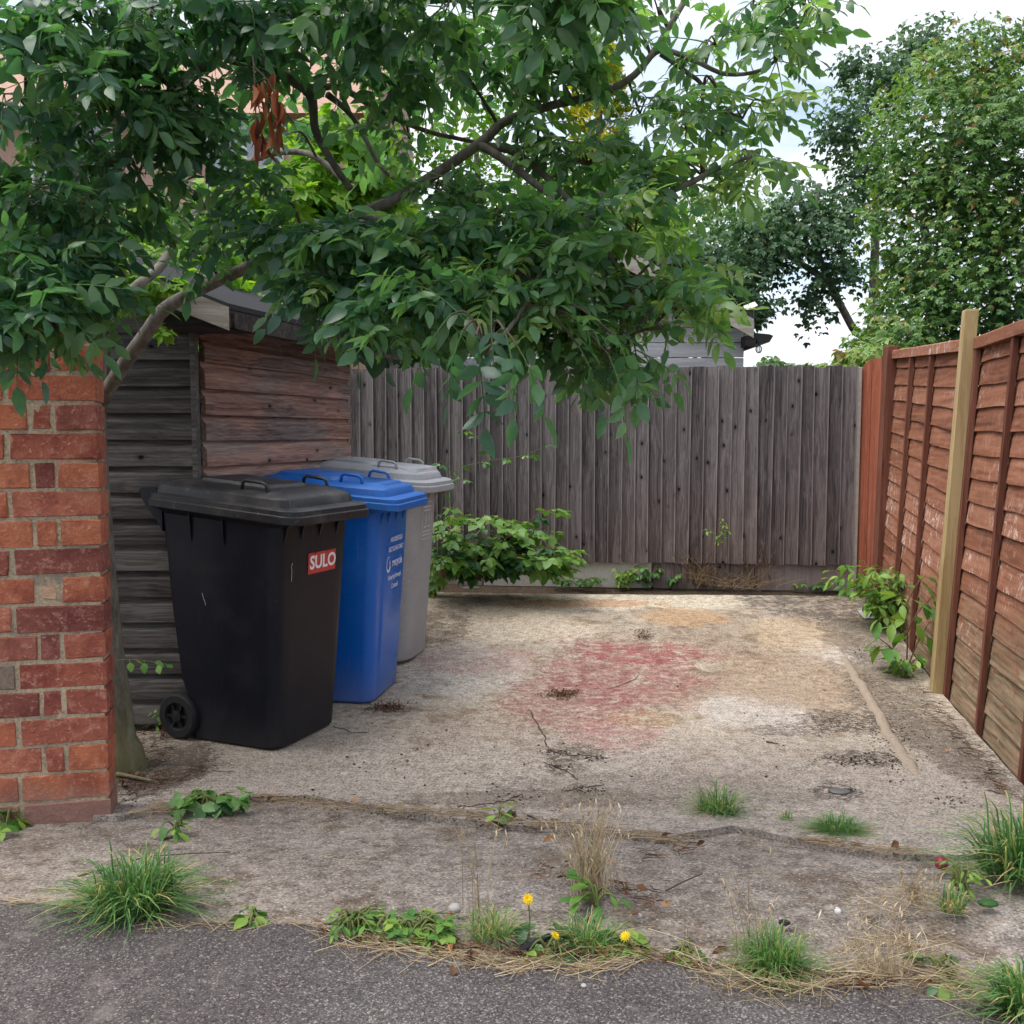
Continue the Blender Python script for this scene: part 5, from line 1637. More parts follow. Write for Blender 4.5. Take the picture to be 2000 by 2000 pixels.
for s, xe in ((1, EXr), (-1, EXl)):
    m = MB(); vs = []
    for y in (NY - .30, NY - .27): vs += [(xe, y, ez - .10), (xm, y, rzp - .08), (xm, y, rzp + .10), (xe, y, ez + .075)]
    m.add(vs, [(0, 1, 2, 3), (4, 7, 6, 5), (0, 4, 5, 1), (1, 5, 6, 2), (2, 6, 7, 3), (3, 7, 4, 0)]); m.obj('barge_board', M_BARGE, nroof, fix=True)
m = MB(); m.box((xr + .02, NY + .9, ez - .12), (.10, 2.2, .10)); m.box((xr - .1, NY - .1, 1.45), (.16, .16, 1.0)); m.obj('dark_post', M_DARKWOOD, nh)
m = MB(); g0 = P(1502, 662, NY - .1)
m.prism([(g0.x - .17, g0.z + .05), (g0.x - .02, g0.z + .035), (g0.x + .015, g0.z + .02), (g0.x - .02, g0.z - .04), (g0.x - .13, g0.z - .05)], 1.6, 'y', NY + .6); m.obj('gutter', M_BLACKPIPE, nroof, fix=True)
# solar light on the roof edge
sp = P(1466, 598, NY - .2)
sl = empty('solar_light', P(1470, 630, NY - .2), 'small white solar panel on a bracket above the summerhouse eaves', 'solar light')
m = MB(); m.box((0, 0, 0), (.115, .075, .010), Matrix.Translation(sp) @ Matrix.Rotation(rad(-22), 4, 'Y') @ Matrix.Rotation(rad(38), 4, 'X')); m.obj('panel', M_PAPER, sl)
m = MB(); m.tube([sp + Vector((.02, 0, -.01)), P(1470, 622, NY - .2), P(1472, 640, NY - .2)], .009, 6); m.obj('bracket', M_BLACKPIPE, sl)
ln = empty('hanging_lantern', P(1482, 680, NY - .15), 'small wire lantern hanging below the summerhouse gutter', 'lantern')
m = MB(); m.tube([P(1482, 655, NY - .15), P(1482, 676, NY - .15)], .006, 5); m.obj('hook', M_BLACKPIPE, ln)
m = MB(); c = P(1482, 682, NY - .15)
for k in range(6):
    a = k * math.pi / 3; m.tube([c + Vector((.03 * math.sin(t_) * math.cos(a), .03 * math.sin(t_) * math.sin(a), .036 * math.cos(t_))) for t_ in [math.pi * q / 6 for q in range(7)]], .004, 4)
m.obj('cage', M_METAL, ln)

# ---------------------------------------------------------------- house glimpsed through the leaves on the left
HY = 13.0
hx0, hx1 = P(-500, 500, HY).x, P(700, 500, HY).x
house = empty('brick_house', ((hx0 + hx1) / 2, HY + 3, .2), 'pale brick house with white windows glimpsed through the left boughs', 'house')
ev = P(400, 230, HY).z
m = MB(); m.box(((hx0 + hx1) / 2, HY + 3, ev / 2), (hx1 - hx0, 6, ev)); m.obj('wall', M_HOUSE, house)
m = MB(); m.prism([(HY - .35, ev - .05), (HY + 6.35, ev - .05), (HY + 3, ev + 2.0)], hx1 - hx0 + .5, 'x', (hx0 + hx1) / 2)
m.obj('roof', M_TILE, house, fix=True)
for (u, v, w, h) in ((140, 280, 1.1, 1.1), (480, 300, 1.0, 1.1), (60, 560, 1.1, 1.2)):
    c = P(u, v, HY)
    m = MB(); m.box((c.x, HY - .03, c.z), (w, .08, h)); wd = m.obj('window', M_UPVC, house)
    for s in (-1, 1):
        m = MB(); m.box((c.x + s * w * .24, HY - .075, c.z), (w * .40, .02, h * .86)); m.obj('pane', M_GLASS, wd)
# low lean-to roof behind the shed: pinkish tiles, row by row
lt = empty('lean_to', (P(420, 500, 10.5).x, 11, .2), 'lean-to with pinkish tiled roof behind the lime-green bush', 'outbuilding')
lx0, lx1 = P(40, 500, 10.5).x, P(760, 500, 10.5).x
lz0, lz1 = P(400, 600, 10.5).z, P(400, 440, 11.6).z
m = MB(); m.box(((lx0 + lx1) / 2, 11.2, lz0 / 2), (lx1 - lx0, 1.3, lz0)); m.obj('wall', M_HOUSE, lt)
m = MB(); m.add([(lx0 - .1, 10.4, lz0 - .02), (lx1 + .1, 10.4, lz0 - .02), (lx1 + .1, 11.8, lz1 - .02), (lx0 - .1, 11.8, lz1 - .02)], [(0, 1, 2, 3)]); lroof = m.obj('roof', M_TILE, lt)
tm = MB(); tm.box((0, 0, 0), (.235, .30, .018)); tme = tm.mesh('tile', M_TILE)
ta = math.atan2(lz1 - lz0, 1.4); nr = 6; ncx = int((lx1 - lx0) / .245)
for r in range(nr):
    for k in range(ncx):
        f = (r + .5) / nr
        add_obj('tile', tme, lroof, M=Matrix.Translation((lx0 + .12 + k * .245 + (.12 if r % 2 else 0), 10.4 + 1.4 * f, lz0 + (lz1 - lz0) * f + .012)) @ Matrix.Rotation(ta + .05, 4, 'X') @ Matrix.Rotation(R.uniform(-.03, .03), 4, 'Y'))

# ---------------------------------------------------------------- weeds, grass, brambles
rr7 = random.Random(31)


def leafy(name, label, cat, base, stems, arrs, mat, every=0.05, sc=(.8, 1.15), pitch=(.0, .8), smat=None, r0=0.004, group=None, skip=0.15, start=0.2, tipv=None):
    """plant with stems (point lists) and one object per leaf"""
    root = empty(name, base, label, cat, group)
    meshes = [tri_mesh('leaf', V, F, mat, T) for V, F, T in arrs]
    for pts in stems:
        path = smooth_path(pts, 5)
        m = MB(); m.tube(path, lerpr(r0, r0 * .4, len(path)), 5); m.obj('stem', smat or M_STEM, root, smooth=True)
        L = sum((b - a).length for a, b in zip(path, path[1:])); acc = 0; nxt = L * start; side = 1
        for a, b in zip(path, path[1:]):
            d = (b - a); acc += d.length
            while acc >= nxt and nxt <= L:
                nxt += every * R.uniform(.7, 1.3); side = -side
                if R.random() < skip: continue
                yaw = math.atan2(d.y, d.x) + side * R.uniform(.5, 1.5)
                k = R.randrange(len(meshes)) if tipv is None or acc < L * .85 else tipv
                add_obj('leaf', meshes[k], root, M=mat_from(b, yaw, R.uniform(*pitch), R.uniform(-.5, .5), R.uniform(*sc)))
        add_obj('leaf', meshes[tipv if tipv is not None else R.randrange(len(meshes))], root, M=mat_from(path[-1], math.atan2(d.y, d.x), R.uniform(-.1, .5), R.uniform(-.4, .4), R.uniform(*sc) * .8))
    return root


BRAM = [multi_leaf(rr7.choice((3, 5)), rr7.uniform(.060, .080), .66, 1.2, tn, rr7, .7) for tn in (.05, .15, .25, .4, .5, .6, .7, .82, .97)]
BRS = [multi_leaf(3, rr7.uniform(.045, .060), .64, 1.1, tn, rr7, .6) for tn in (.3, .5, .7, .9)]
# bramble thicket behind the grey bin
bb = G(930, 1135)
def arch(u0, v0, y0, u1, v1, y1, lift):
    a, b = P(u0, v0, y0), P(u1, v1, y1); return [a, a * .6 + b * .4 + Vector((0, 0, lift)), a * .25 + b * .75 + Vector((0, 0, lift)), b]
st = []
for k in range(62):
    u0 = R.uniform(840, 1010); y0 = R.uniform(6.75, 7.0)
    u1 = R.uniform(845, 1110); v1 = 1130 - abs(R.gauss(0, 1)) * 60 * (1.0 if u1 < 1040 else .45) - 10
    v1 = max(v1, 995 + max(0, u1 - 900) * .22)
    st.append(arch(u0, 1130, y0, u1, v1, R.uniform(6.45, 7.0), .06))
st += [arch(960, 1130, 6.9, 1090, 1000, 6.9, .12), arch(930, 1130, 6.8, 1125, 1085, 6.7, .10), arch(950, 1125, 6.8, 1080, 1040, 6.85, .10), arch(870, 1130, 6.6, 880, 990, 6.6, .05), arch(860, 1130, 6.4, 868, 1010, 6.4, .03)]
leafy('bramble_thicket', 'bramble thicket against the grey fence behind the grey bin', 'bramble', bb, st, BRAM, M_BRAMBLE, .062, (.95, 1.4), (-.3, .7), M_REDSTEM, .004, skip=.08, start=.25, tipv=7)
leafy('arching_bramble', 'thin bramble cane arching across the grey fence above the grey bin', 'bramble', P(870, 1130, 6.6), [
    [P(868, 1125, 6.6), P(862, 1000, 6.55), P(885, 925, 6.55), P(930, 905, 6.6), P(975, 897, 6.65), P(1020, 890, 6.7), P(1072, 868, 6.7)], [P(960, 900, 6.62), P(948, 880, 6.64), P(935, 858, 6.66), P(915, 840, 6.66), P(905, 838, 6.66)],
    [P(885, 925, 6.55), P(868, 905, 6.5), P(858, 902, 6.45)], [P(885, 925, 6.55), P(900, 935, 6.5), P(908, 935, 6.45)]], BRS, M_BRAMBLE, .075, (.8, 1.1), (-.2, .8), M_STEM, .0035, skip=.1, start=.30)
leafy('fence_weed', 'little weed growing out through a gap in the grey fence', 'weed', P(1412, 1068, 7.2), [[P(1412, 1065, 7.22), P(1410, 1045, 7.18), P(1413, 1020, 7.16), P(1410, 1012, 7.15)], [P(1410, 1050, 7.18), P(1395, 1040, 7.15), P(1378, 1035, 7.13)],
      [P(1412, 1060, 7.2), P(1400, 1058, 7.17)], [P(1412, 1062, 7.2), P(1418, 1040, 7.16), P(1417, 1028, 7.15)]], [multi_leaf(1, .032, .6, 0, tn, rr7, .4) for tn in (.5, .7, .95)], M_WEED, .016, (.8, 1.2), (-.3, .8), None, .0018, skip=0.0)

WD = [multi_leaf(3, rr7.uniform(.045, .06), .6, 1.2, tn, rr7, .5) for tn in (.15, .3, .5, .7, .9)]
W1 = [multi_leaf(1, rr7.uniform(.04, .055), .55, 0, tn, rr7, .3) for tn in (.2, .4, .6, .8, 1.0)]
def sprouts(u, v, n, w, h, dy=0.0):
    c = G(u, v); s = c.y / FPX; out = []
    for k in range(n):
        a = c + Vector((R.uniform(-.3, .3) * w * s, R.uniform(-.03, .03), 0)); e = c + Vector((R.uniform(-1, 1) * w * s, R.uniform(-.06, .06) + dy, h * s * R.uniform(.4, 1.0)))
        out.append([a, (a + e) / 2 + Vector((0, 0, .02)), e])
    return c, out
def weed(label, u, v, n, w, h, arrs=None, mat=None, every=.03, name='weed', **k):
    c, s = sprouts(u, v, n, w, h); return leafy(name, label, 'weed', c, s, arrs or WD, mat or M_WEED, every, **k)
weed('yellow-green bushy weed at the foot of the grey fence', 1212, 1142, 12, 30, 36, [multi_leaf(3, .04, .6, 1.2, tn, rr7, .4) for tn in (.7, .85, 1.0)], every=.025)
weed('low dark green weed between the brambles and the yellow-green weed', 1130, 1143, 7, 45, 16, BRS, M_BRAMBLE)
weed('green weed just right of the yellow-green bushy weed', 1260, 1138, 9, 32, 38, BRS, M_BRAMBLE)
weed('small green weed by the joint of the gravel boards', 1310, 1138, 6, 28, 22, BRS, M_BRAMBLE)
weed('upright green sprig near the right end of the grey fence', 1590, 1132, 5, 16, 42, BRS, M_WEED)
weed('tangle of green weeds in the corner by the round-topped panel', 1640, 1140, 14, 50, 55, W1, M_WEED, .03)
weed('low weeds in front of the narrow orange-red panel', 1590, 1146, 7, 40, 12, WD, M_WEED, .03)
weed('grassy weed beside the foot of the grey bin', 848, 1165, 12, 22, 60, W1, M_WEED, .03)
# shrubs against the lap fence
c = G(1745, 1225)
leafy('fence_shrub', 'bushy yellow-green shrub at the far foot of the lap fence', 'shrub', c, [[c, c + Vector((R.uniform(-.12, .1), R.uniform(-.15, .15), R.uniform(.1, .2))), c + Vector((R.uniform(-.36, .10), R.uniform(-.2, .25), R.uniform(.15, .42)))] for _ in range(44)],
      [multi_leaf(1, rr7.uniform(.055, .075), .5, 0, tn, rr7, .3) for tn in (.35, .55, .7, .85, 1.0)], M_WEED, .034, (.9, 1.35), (-.2, .8), M_REDSTEM, .004)
c = G(1770, 1310)
leafy('fence_sapling', 'sapling with a few large leaves just left of the new timber post', 'sapling', c, [
    [c, P(1772, 1240, c.y), P(1765, 1190, c.y), P(1758, 1160, c.y)], [P(1770, 1240, c.y), P(1790, 1200, c.y - .02), P(1825, 1160, c.y - .02)], [P(1768, 1230, c.y), P(1745, 1210, c.y - .03), P(1720, 1205, c.y - .05)], [P(1765, 1190, c.y), P(1785, 1150, c.y), P(1805, 1125, c.y)],
    [c, P(1745, 1270, c.y - .05), P(1715, 1245, c.y - .1)], [c, P(1790, 1260, c.y), P(1815, 1215, c.y)], [c, P(1755, 1290, c.y - .04), P(1735, 1262, c.y - .06)]], [multi_leaf(1, rr7.uniform(.085, .11), .5, 0, tn, rr7, .25) for tn in (.3, .5, .65, .85)], M_WEED, .045, (.9, 1.3), (-.2, .9), M_REDSTEM, .005, skip=.1, start=.3)
weed('low green weed at the base of the sapling by the timber post', 1765, 1322, 10, 38, 45, W1, M_WEED, .03)
# front weeds
BRL = [multi_leaf(3, rr7.uniform(.060, .075), .72, 1.25, tn, rr7, .5) for tn in (.35, .5, .6, .75)]
weed('bramble seedling with broad leaves on the slab edge near the brick wall', 418, 1572, 9, 58, 30, BRL, M_BRAMBLE, .07, name='bramble_seedling', tipv=3)
weed('small jagged weed between brick wall and bramble seedling', 342, 1620, 6, 30, 26, W1, M_WEED, .035)
weed('round-leaved weed at the foot of the brick wall', 8, 1612, 6, 20, 22, BRS, M_WEED, .03)
weed('thin ivy shoot poking out past the brick wall towards the shed', 232, 1300, 0, 1, 1, WD) if False else None
iv = P(228, 1290, 3.6)
leafy('ivy_shoot', 'thin leafy shoot poking out past the brick wall before the shed', 'weed', iv, [[iv, P(260, 1288, 3.58), P(295, 1292, 3.56), P(322, 1296, 3.55)]], [multi_leaf(1, .036, .7, 0, tn, rr7, .3) for tn in (.3, .5, .7)], M_WEED, .028, (.9, 1.2), (.1, 1.0), None, .002, skip=0)
weed('reddish seedling beside the wheel of the black bin', 322, 1440, 6, 22, 70, [multi_leaf(1, .026, .5, 0, tn, rr7, .3) for tn in (.3, .8)], M_WEED, .035, smat=M_REDSTEM, r0=.002, skip=.45)
weed('serrated green weed at the left end of the road verge', 690, 1815, 26, 46, 34, [multi_leaf(1, rr7.uniform(.026, .040), .42, 0, tn, rr7, .3) for tn in (.2, .4, .6, .8)], M_WEED, .018)
weed('round-leaved weed in the road verge with a yellowing leaf', 818, 1822, 20, 52, 34, [multi_leaf(3, rr7.uniform(.030, .045), .7, 1.2, tn, rr7, .5) for tn in (.3, .5, .6, .7, 1.0)], M_WEED, .03)
weed('flat weed between the two left verge weeds', 755, 1815, 6, 25, 14, W1, M_WEED, .03)
weed('broad dock leaves at the foot of the dry grass clump', 1165, 1765, 7, 36, 55, [multi_leaf(1, rr7.uniform(.05, .07), .5, 0, tn, rr7, .3) for tn in (.25, .4, .55)], M_WEED, .05, sc=(.9, 1.2), pitch=(-.7, .3))
weed('clover-like weed under the right-hand dandelion', 1212, 1850, 8, 32, 18, WD, M_WEED, .03)
weed('flat weed under the middle dandelion', 1075, 1850, 8, 40, 16, WD, M_BRAMBLE, .035)
weed('small weed on the road edge right of the dandelions', 1345, 1870, 7, 26, 12, W1, M_WEED, .03)
weed('dark weed in the straw at the bottom right corner', 1850, 1905, 9, 50, 22, W1, M_BRAMBLE, .035)
weed('tiny green sprig on the joint left of the dry grass', 978, 1598, 4, 10, 18, W1, M_WEED, .02)
weed('feathery light green weed beside the red fruit', 1880, 1740, 12, 30, 60, [multi_leaf(1, .03, .35, 0, tn, rr7, .3) for tn in (.6, .8, 1.0)], M_WEED, .02)
weed('tiny weed at the road edge right of the big grass tuft', 492, 1800, 5, 14, 12, W1, M_WEED, .02)


def tuft(name, label, u, v, n, rad_px, h_px, dry=.06, lean=(0, 0), w=0.0032, cat='grass tuft', mat=None, tint=(.15, .7), flat=.55):
    c = G(u, v); s = c.y / FPX; b = LB()
    for k in range(n):
        a = R.uniform(0, 2 * math.pi); rb = R.random() ** .7 * rad_px * s * .5
        p0 = np.array((c.x + math.cos(a) * rb, c.y + math.sin(a) * rb * .8, c.z - .005))
        a2 = a + R.gauss(0, .9)
        out = (R.uniform(.1, .8) if R.random() < .8 else R.uniform(.7, 1.35)) * rad_px * s; hh = h_px * s * (R.uniform(.2, .8) if R.random() < .75 else R.uniform(.7, 1.15)) * (1 - flat * out / (rad_px * s) * .7)
        dr = R.random() < dry
        pts = []
        for t_ in (0, .3, .55, .8, 1.0):
            bend = t_ ** 1.6
            zz = hh * (math.sin(min(1, t_ * 1.15) * math.pi * .5) - (.55 * max(0, t_ - .45) ** 1.5 * (out / (rad_px * s))))
            x_, y_ = math.cos(a2) * out * bend + lean[0] * bend * s * rad_px, math.sin(a2) * out * bend * .8 + lean[1] * bend
            pts.append(p0 + np.array((x_, y_, 0)) + np.array((0, 0, max(.004 * t_, zz))))
            gz = zg(pts[-1][0], pts[-1][1]); pts[-1][2] = max(pts[-1][2], gz + .003)
        tn = R.uniform(.88, 1.0) if dr else R.uniform(*tint)
        sd = np.array((-math.sin(a2), math.cos(a2), 0)); V = []
        for i, p in enumerate(pts):
            ww = w * (1, 1, .85, .55, .05)[i] * R.uniform(.85, 1.15); V += [p + sd * ww, p - sd * ww]
        F = []
        for i in range(4): q = 2 * i; F += [(q, q + 1, q + 3), (q, q + 3, q + 2)]
        b.add(V, F, np.repeat(np.clip(np.linspace(tn - .12, tn + .05, 5), 0, 1), 2))
    o = add_obj(name, b.mesh(name, mat or M_GRASS), None)
    return tag(o, label, cat)


tuft('grass_tuft', 'big green grass tuft on the road edge below the brick wall', 265, 1775, 760, 150, 130, .10, w=.0024, tint=(.1, .75))
tuft('grass_tuft', 'spiky grass tuft on the slab above the two right-hand tufts', 1402, 1585, 260, 80, 66, .15, w=.0016, tint=(.2, .75))
tuft('grass_tuft', 'low mown-looking grass cushion left of the red fruit', 1638, 1622, 480, 74, 36, .06, w=.0013, tint=(.15, .7))
tuft('grass_tuft', 'large lush grass clump overhanging the right edge below the lap fence', 1992, 1712, 520, 150, 170, .12, (-.1, 0), .0026, tint=(.15, .7))
tuft('grass_tuft', 'fine bright green grass tuft in the straw of the road edge', 1515, 1900, 620, 98, 108, .10, w=.0014, tint=(.3, .78))
tuft('grass_tuft', 'grass tuft cut by the bottom right corner of the view', 2000, 1975, 420, 105, 120, .10, (-.2, 0), .0024, tint=(.15, .7))
tuft('grass_tuft', 'sparse wispy verge grass between the left dandelion and the stone', 960, 1832, 260, 85, 85, .35, w=.0012, tint=(.3, .8))
tuft('grass_tuft', 'short verge grass around the middle dandelion', 1150, 1842, 320, 100, 60, .28, w=.0013, tint=(.25, .7))
tuft('grass_tuft', 'tiny grass sprig left of the low grass cushion', 1535, 1600, 40, 22, 26, .2, w=.0015)
tuft('grass_tuft', 'pale grass sprig near the feathery weed on the right', 1860, 1780, 110, 48, 70, .45, w=.0020)


def stalks(name, label, u, v, n, w_px, h_px, tint=(.45, 1.0), thick=.0012, lean=0.0, head=True, cat='dry grass'):
    c = G(u, v); s = c.y / FPX; b = LB()
    for k in range(n):
        x0 = R.gauss(0, .25) * w_px * s; y0 = R.gauss(0, .2) * w_px * s
        h = h_px * s * R.uniform(.35, 1.0); dx = (R.gauss(0, .45) + lean) * w_px * s; dy = R.gauss(0, .3) * w_px * s
        tn = R.uniform(*tint)
        p = [np.array((c.x + x0 + dx * t_ ** 1.7, c.y + y0 + dy * t_ ** 1.5, c.z + h * t_ * (1 - .12 * t_))) for t_ in (0, .35, .7, 1.0)]
        b.ribbon(p, thick * R.uniform(.8, 1.3), tn)
        if head and R.random() < .6:
            for q in range(3):
                V, F = leaflet(R.uniform(.012, .022), .004, .5, .1, .5)
                b.add(V, F, tn, rot(R.uniform(0, 6.3), 'Z') @ rot(R.uniform(-1.4, -.7), 'Y'), p[-1] - np.array((0, 0, .012 * q)))
    return tag(add_obj(name, b.mesh(name, M_STRAW), None), label, cat)


stalks('dry_grass', 'tall clump of dry straw-coloured grass above the dock leaves', 1155, 1745, 150, 75, 215, thick=.0011)
stalks('dry_grass', 'lone thin grass stems leaning left in the middle of the apron', 935, 1800, 14, 60, 260, (.3, .8), .0009)
stalks('dry_grass', 'sparse pale stems rising left of the right-hand straw', 1470, 1880, 22, 90, 260, (.3, .9), .0010, -.5)
stalks('dry_grass', 'dry pale stalks standing in the straw at the lower right', 1725, 1915, 45, 100, 160, thick=.0010)
stalks('dry_grass', 'brown dried stems before the grey fence, middle of its right half', 1480, 1142, 170, 44, 105, (.0, .6), .0022)
stalks('dry_grass', 'brown dried weed stems left of the middle dried clump at the fence', 1362, 1140, 150, 50, 85, (.0, .5), .0022)
stalks('dry_grass', 'withered seed heads over the green weed at the grey fence', 1270, 1135, 70, 38, 90, (.0, .4), .0022)
stalks('dry_grass', 'dark dry stems in front of the right end of the grey fence', 1630, 1138, 80, 30, 95, (.0, .35), .0022)
stalks('dry_grass', 'thin orange dry grass in front of the round-topped panel', 1682, 1140, 30, 26, 85, (.4, .9), .0014)
stalks('dry_grass', 'low brown stubble along the gravel board of the fence', 1430, 1146, 120, 110, 40, (.1, .7), .0016, head=False)
stalks('dry_grass', 'wisp of dead stems beside the feathery weed', 1790, 1760, 40, 55, 70, (.3, .8), .0010)

# dandelions
for lab, u, v, uh, vh in (('tall dandelion, leftmost of the three in the verge', 1032, 1835, 1031, 1756), ('dandelion in the middle, low in the verge grass', 1085, 1862, 1085, 1827), ('dandelion at the right end of the verge', 1222, 1862, 1221, 1828)):
    g = G(u, v); h = P(uh, vh, g.y - .01)
    d = empty('dandelion', g, lab, 'flower')
    m = MB(); m.tube(smooth_path([g, (g + h) / 2 + Vector((.004, 0, 0)), h], 3), .0018, 5); m.obj('stem', M_STEM, d, smooth=True)
    b = LB()
    for ring, (n, el, L) in enumerate(((13, .0, .016), (11, .35, .014), (8, 0.8, .010))):
        for k in range(n):
            V, F = leaflet(L, .0042, .1, .1, .6); b.add(V, F, R.random(), rot(2 * math.pi * k / n + ring * .2, 'Z') @ rot(-el, 'Y'))
    fs = {1031: .95, 1085: .8, 1221: .9}[uh]
    add_obj('flower_head', b.mesh('flower_head', M_YELLOW), d, M=Matrix.Translation(h) @ Matrix.Rotation({1031: .75, 1085: .2, 1221: .55}[uh], 4, 'X') @ Matrix.Rotation({1031: .1, 1085: .6, 1221: -.4}[uh], 4, 'Y') @ Matrix.Diagonal((fs, fs, fs, 1)))

# ---------------------------------------------------------------- litter
def scatter_ribbons(name, label, cat, segs, n, ln, w, tint, mat, zoff=(.002, .012), jit=20, kind='stuff'):
    """straw lying about: segs are pixel polylines on the ground"""
    b = LB(); tot = []
    for sgm in segs:
        for a, c in zip(sgm, sgm[1:]): tot.append((a, c, math.hypot(c[0] - a[0], c[1] - a[1])))
    S = sum(t_[2] for t_ in tot)
    for a, c, L in tot:
        for k in range(int(n * L / S)):
            f = R.random(); u, v = a[0] + (c[0] - a[0]) * f + R.gauss(0, jit), a[1] + (c[1] - a[1]) * f + R.gauss(0, jit * .35)
            g = G(u, v); al = math.atan2(-(c[1] - a[1]) * 2, c[0] - a[0]) + (R.gauss(0, .45) if R.random() < .6 else R.uniform(-1.5, 1.5)); l = R.uniform(*ln); z = R.uniform(*zoff)
            dx, dy = math.cos(al) * l / 2, math.sin(al) * l / 2; cv = R.uniform(-.15, .15) * l
            pts = []
            for t_, e in ((-1, 0), (-.3, cv * .8), (.4, cv), (1, 0)):
                x_, y_ = g.x + dx * t_ - dy / l * 2 * e, g.y + dy * t_ + dx / l * 2 * e
                pts.append((x_, y_, zg(x_, y_) + z + R.uniform(0, .006)))
            b.ribbon(pts, R.uniform(*w), R.uniform(*tint))
    return tag(add_obj(name, b.mesh(name, mat), None), label, cat, kind=kind)


scatter_ribbons('straw_litter', 'bleached straw lying along the edge of the tarmac', 'straw', [[(640, 1828), (720, 1852), (860, 1870), (1000, 1888), (1150, 1892), (1250, 1875)]], 240, (.03, .20), (.0005, .0012), (.15, 1.0), M_STRAW, jit=16)
scatter_ribbons('straw_heap', 'tangle of bleached straw in the lower right corner', 'straw', [[(1360, 1880), (1440, 1925), (1540, 1942), (1640, 1915), (1740, 1905), (1840, 1930), (1980, 1965)], [(1640, 1880), (1760, 1850), (1860, 1880)], [(1680, 1800), (1780, 1760), (1830, 1790)]], 620, (.03, .20), (.0004, .0012), (.1, 1.0), M_STRAW, (.002, .03), jit=36)
scatter_ribbons('joint_litter', 'brown stalks and crumbs lying in the joint before the slab', 'litter', [[(490, 1562), (700, 1580), (900, 1592), (1040, 1612), (1300, 1640), (1350, 1650)], [(1580, 1645), (1720, 1668), (1790, 1665)], [(260, 1595), (420, 1560)]], 700, (.02, .12), (.0006, .0016), (.0, .7), M_STRAW, jit=18)
scatter_ribbons('verge_straw', 'thin straw along the left verge', 'straw', [[(-20, 1770), (100, 1765), (180, 1790), (300, 1815), (420, 1810), (600, 1806), (640, 1815)]], 90, (.03, .12), (.0006, .0012), (.2, .9), M_STRAW, jit=9)
scatter_ribbons('root_litter', 'dark twigs and needles on the soil behind the brick wall', 'litter', [[(235, 1560), (250, 1530), (300, 1480), (330, 1430), (380, 1440)], [(240, 1480), (330, 1400)], [(262, 1540), (420, 1500)]], 320, (.02, .09), (.0008, .002), (.0, .28), M_DEADLEAF, jit=22)
scatter_ribbons('verge_debris', 'brown leaf bits and stems packed along the road edge', 'litter', [[(620, 1815), (760, 1838), (900, 1858), (1050, 1868), (1250, 1862), (1400, 1895), (1600, 1915), (1850, 1930)], [(1060, 1700), (1140, 1720), (1230, 1740), (1300, 1790)], [(1240, 1680), (1380, 1650)]], 520, (.012, .07), (.0006, .0022), (.0, .6), M_DEADLEAF, jit=20)
scatter_ribbons('loose_stems', 'scattered loose stems on apron and slab', 'litter', [[(100, 1700), (600, 1680), (1100, 1700), (1500, 1720), (1900, 1720)], [(700, 1500), (1300, 1520), (1700, 1550)]], 60, (.03, .16), (.0005, .0012), (.1, .8), M_STRAW, jit=50)
scatter_ribbons('fence_litter', 'dark dirt and twigs in the gap under the lap fence', 'litter', [[(1800, 1350), (1860, 1420), (1920, 1500), (1970, 1560)]], 130, (.02, .08), (.001, .0025), (.0, .45), M_DEADLEAF, jit=12)


def crumbs(name, label, spots, mat, size, tint, kind='stuff', cat='litter', flat=.5):
    b = LB()
    for (u, v, su, sv, n) in spots:
        for k in range(n):
            g = G(R.gauss(u, su), R.gauss(v, sv)); sz = R.uniform(*size)
            V = np.array([(1, 0, 0), (0, 1, 0), (-1, 0, 0), (0, -1, 0), (0, 0, 1), (0, 0, -1)]) * np.array([R.uniform(.6, 1.2), R.uniform(.6, 1.2), flat * R.uniform(.6, 1.3)]) * sz
            F = [(0, 1, 4), (1, 2, 4), (2, 3, 4), (3, 0, 4), (1, 0, 5), (2, 1, 5), (3, 2, 5), (0, 3, 5)]
            b.add(V, F, R.uniform(*tint), rot(R.uniform(0, 6.3), 'Z') @ rot(R.uniform(-.4, .4), 'X'), (g.x, g.y, g.z + sz * flat * .5))
    me = b.mesh(name, mat); me.polygons.foreach_set('use_smooth', [False] * len(me.polygons))
    return tag(add_obj(name, me, None), label, cat, kind=kind)


crumbs('soil_crumbs', 'dark soil crumbs scattered over the slab', [(800, 1440, 130, 45, 26), (950, 1500, 120, 40, 22), (1250, 1500, 160, 40, 20), (1500, 1420, 180, 70, 22), (700, 1480, 60, 30, 10)], M_CLOD, (.003, .008), (.2, .5))
crumbs('moss_crumbs', 'black moss crumbs along the cracks and bins', [(755, 1382, 22, 5, 60), (770, 1360, 25, 8, 30), (1105, 1470, 25, 3, 70), (1165, 1480, 22, 3, 60), (1090, 1500, 16, 4, 40), (1145, 1543, 18, 4, 50), (1000, 1560, 25, 6, 50), (1650, 1412, 45, 9, 160), (1690, 1485, 45, 7, 140),
       (1770, 1440, 30, 30, 120), (1750, 1350, 30, 25, 90), (1645, 1545, 22, 3, 40), (1690, 1270, 20, 5, 40), (300, 1500, 30, 22, 120), (255, 1540, 14, 14, 70), (860, 1230, 30, 14, 60), (1860, 1560, 30, 12, 50), (1668, 1335, 8, 22, 60), (1712, 1412, 10, 26, 80), (1752, 1480, 10, 24, 80), (1700, 1340, 12, 24, 70), (1745, 1420, 14, 30, 90), (800, 1585, 120, 7, 120), (1000, 1608, 60, 7, 90), (560, 1560, 60, 5, 60)], M_CLOD, (.002, .006), (.2, .5))
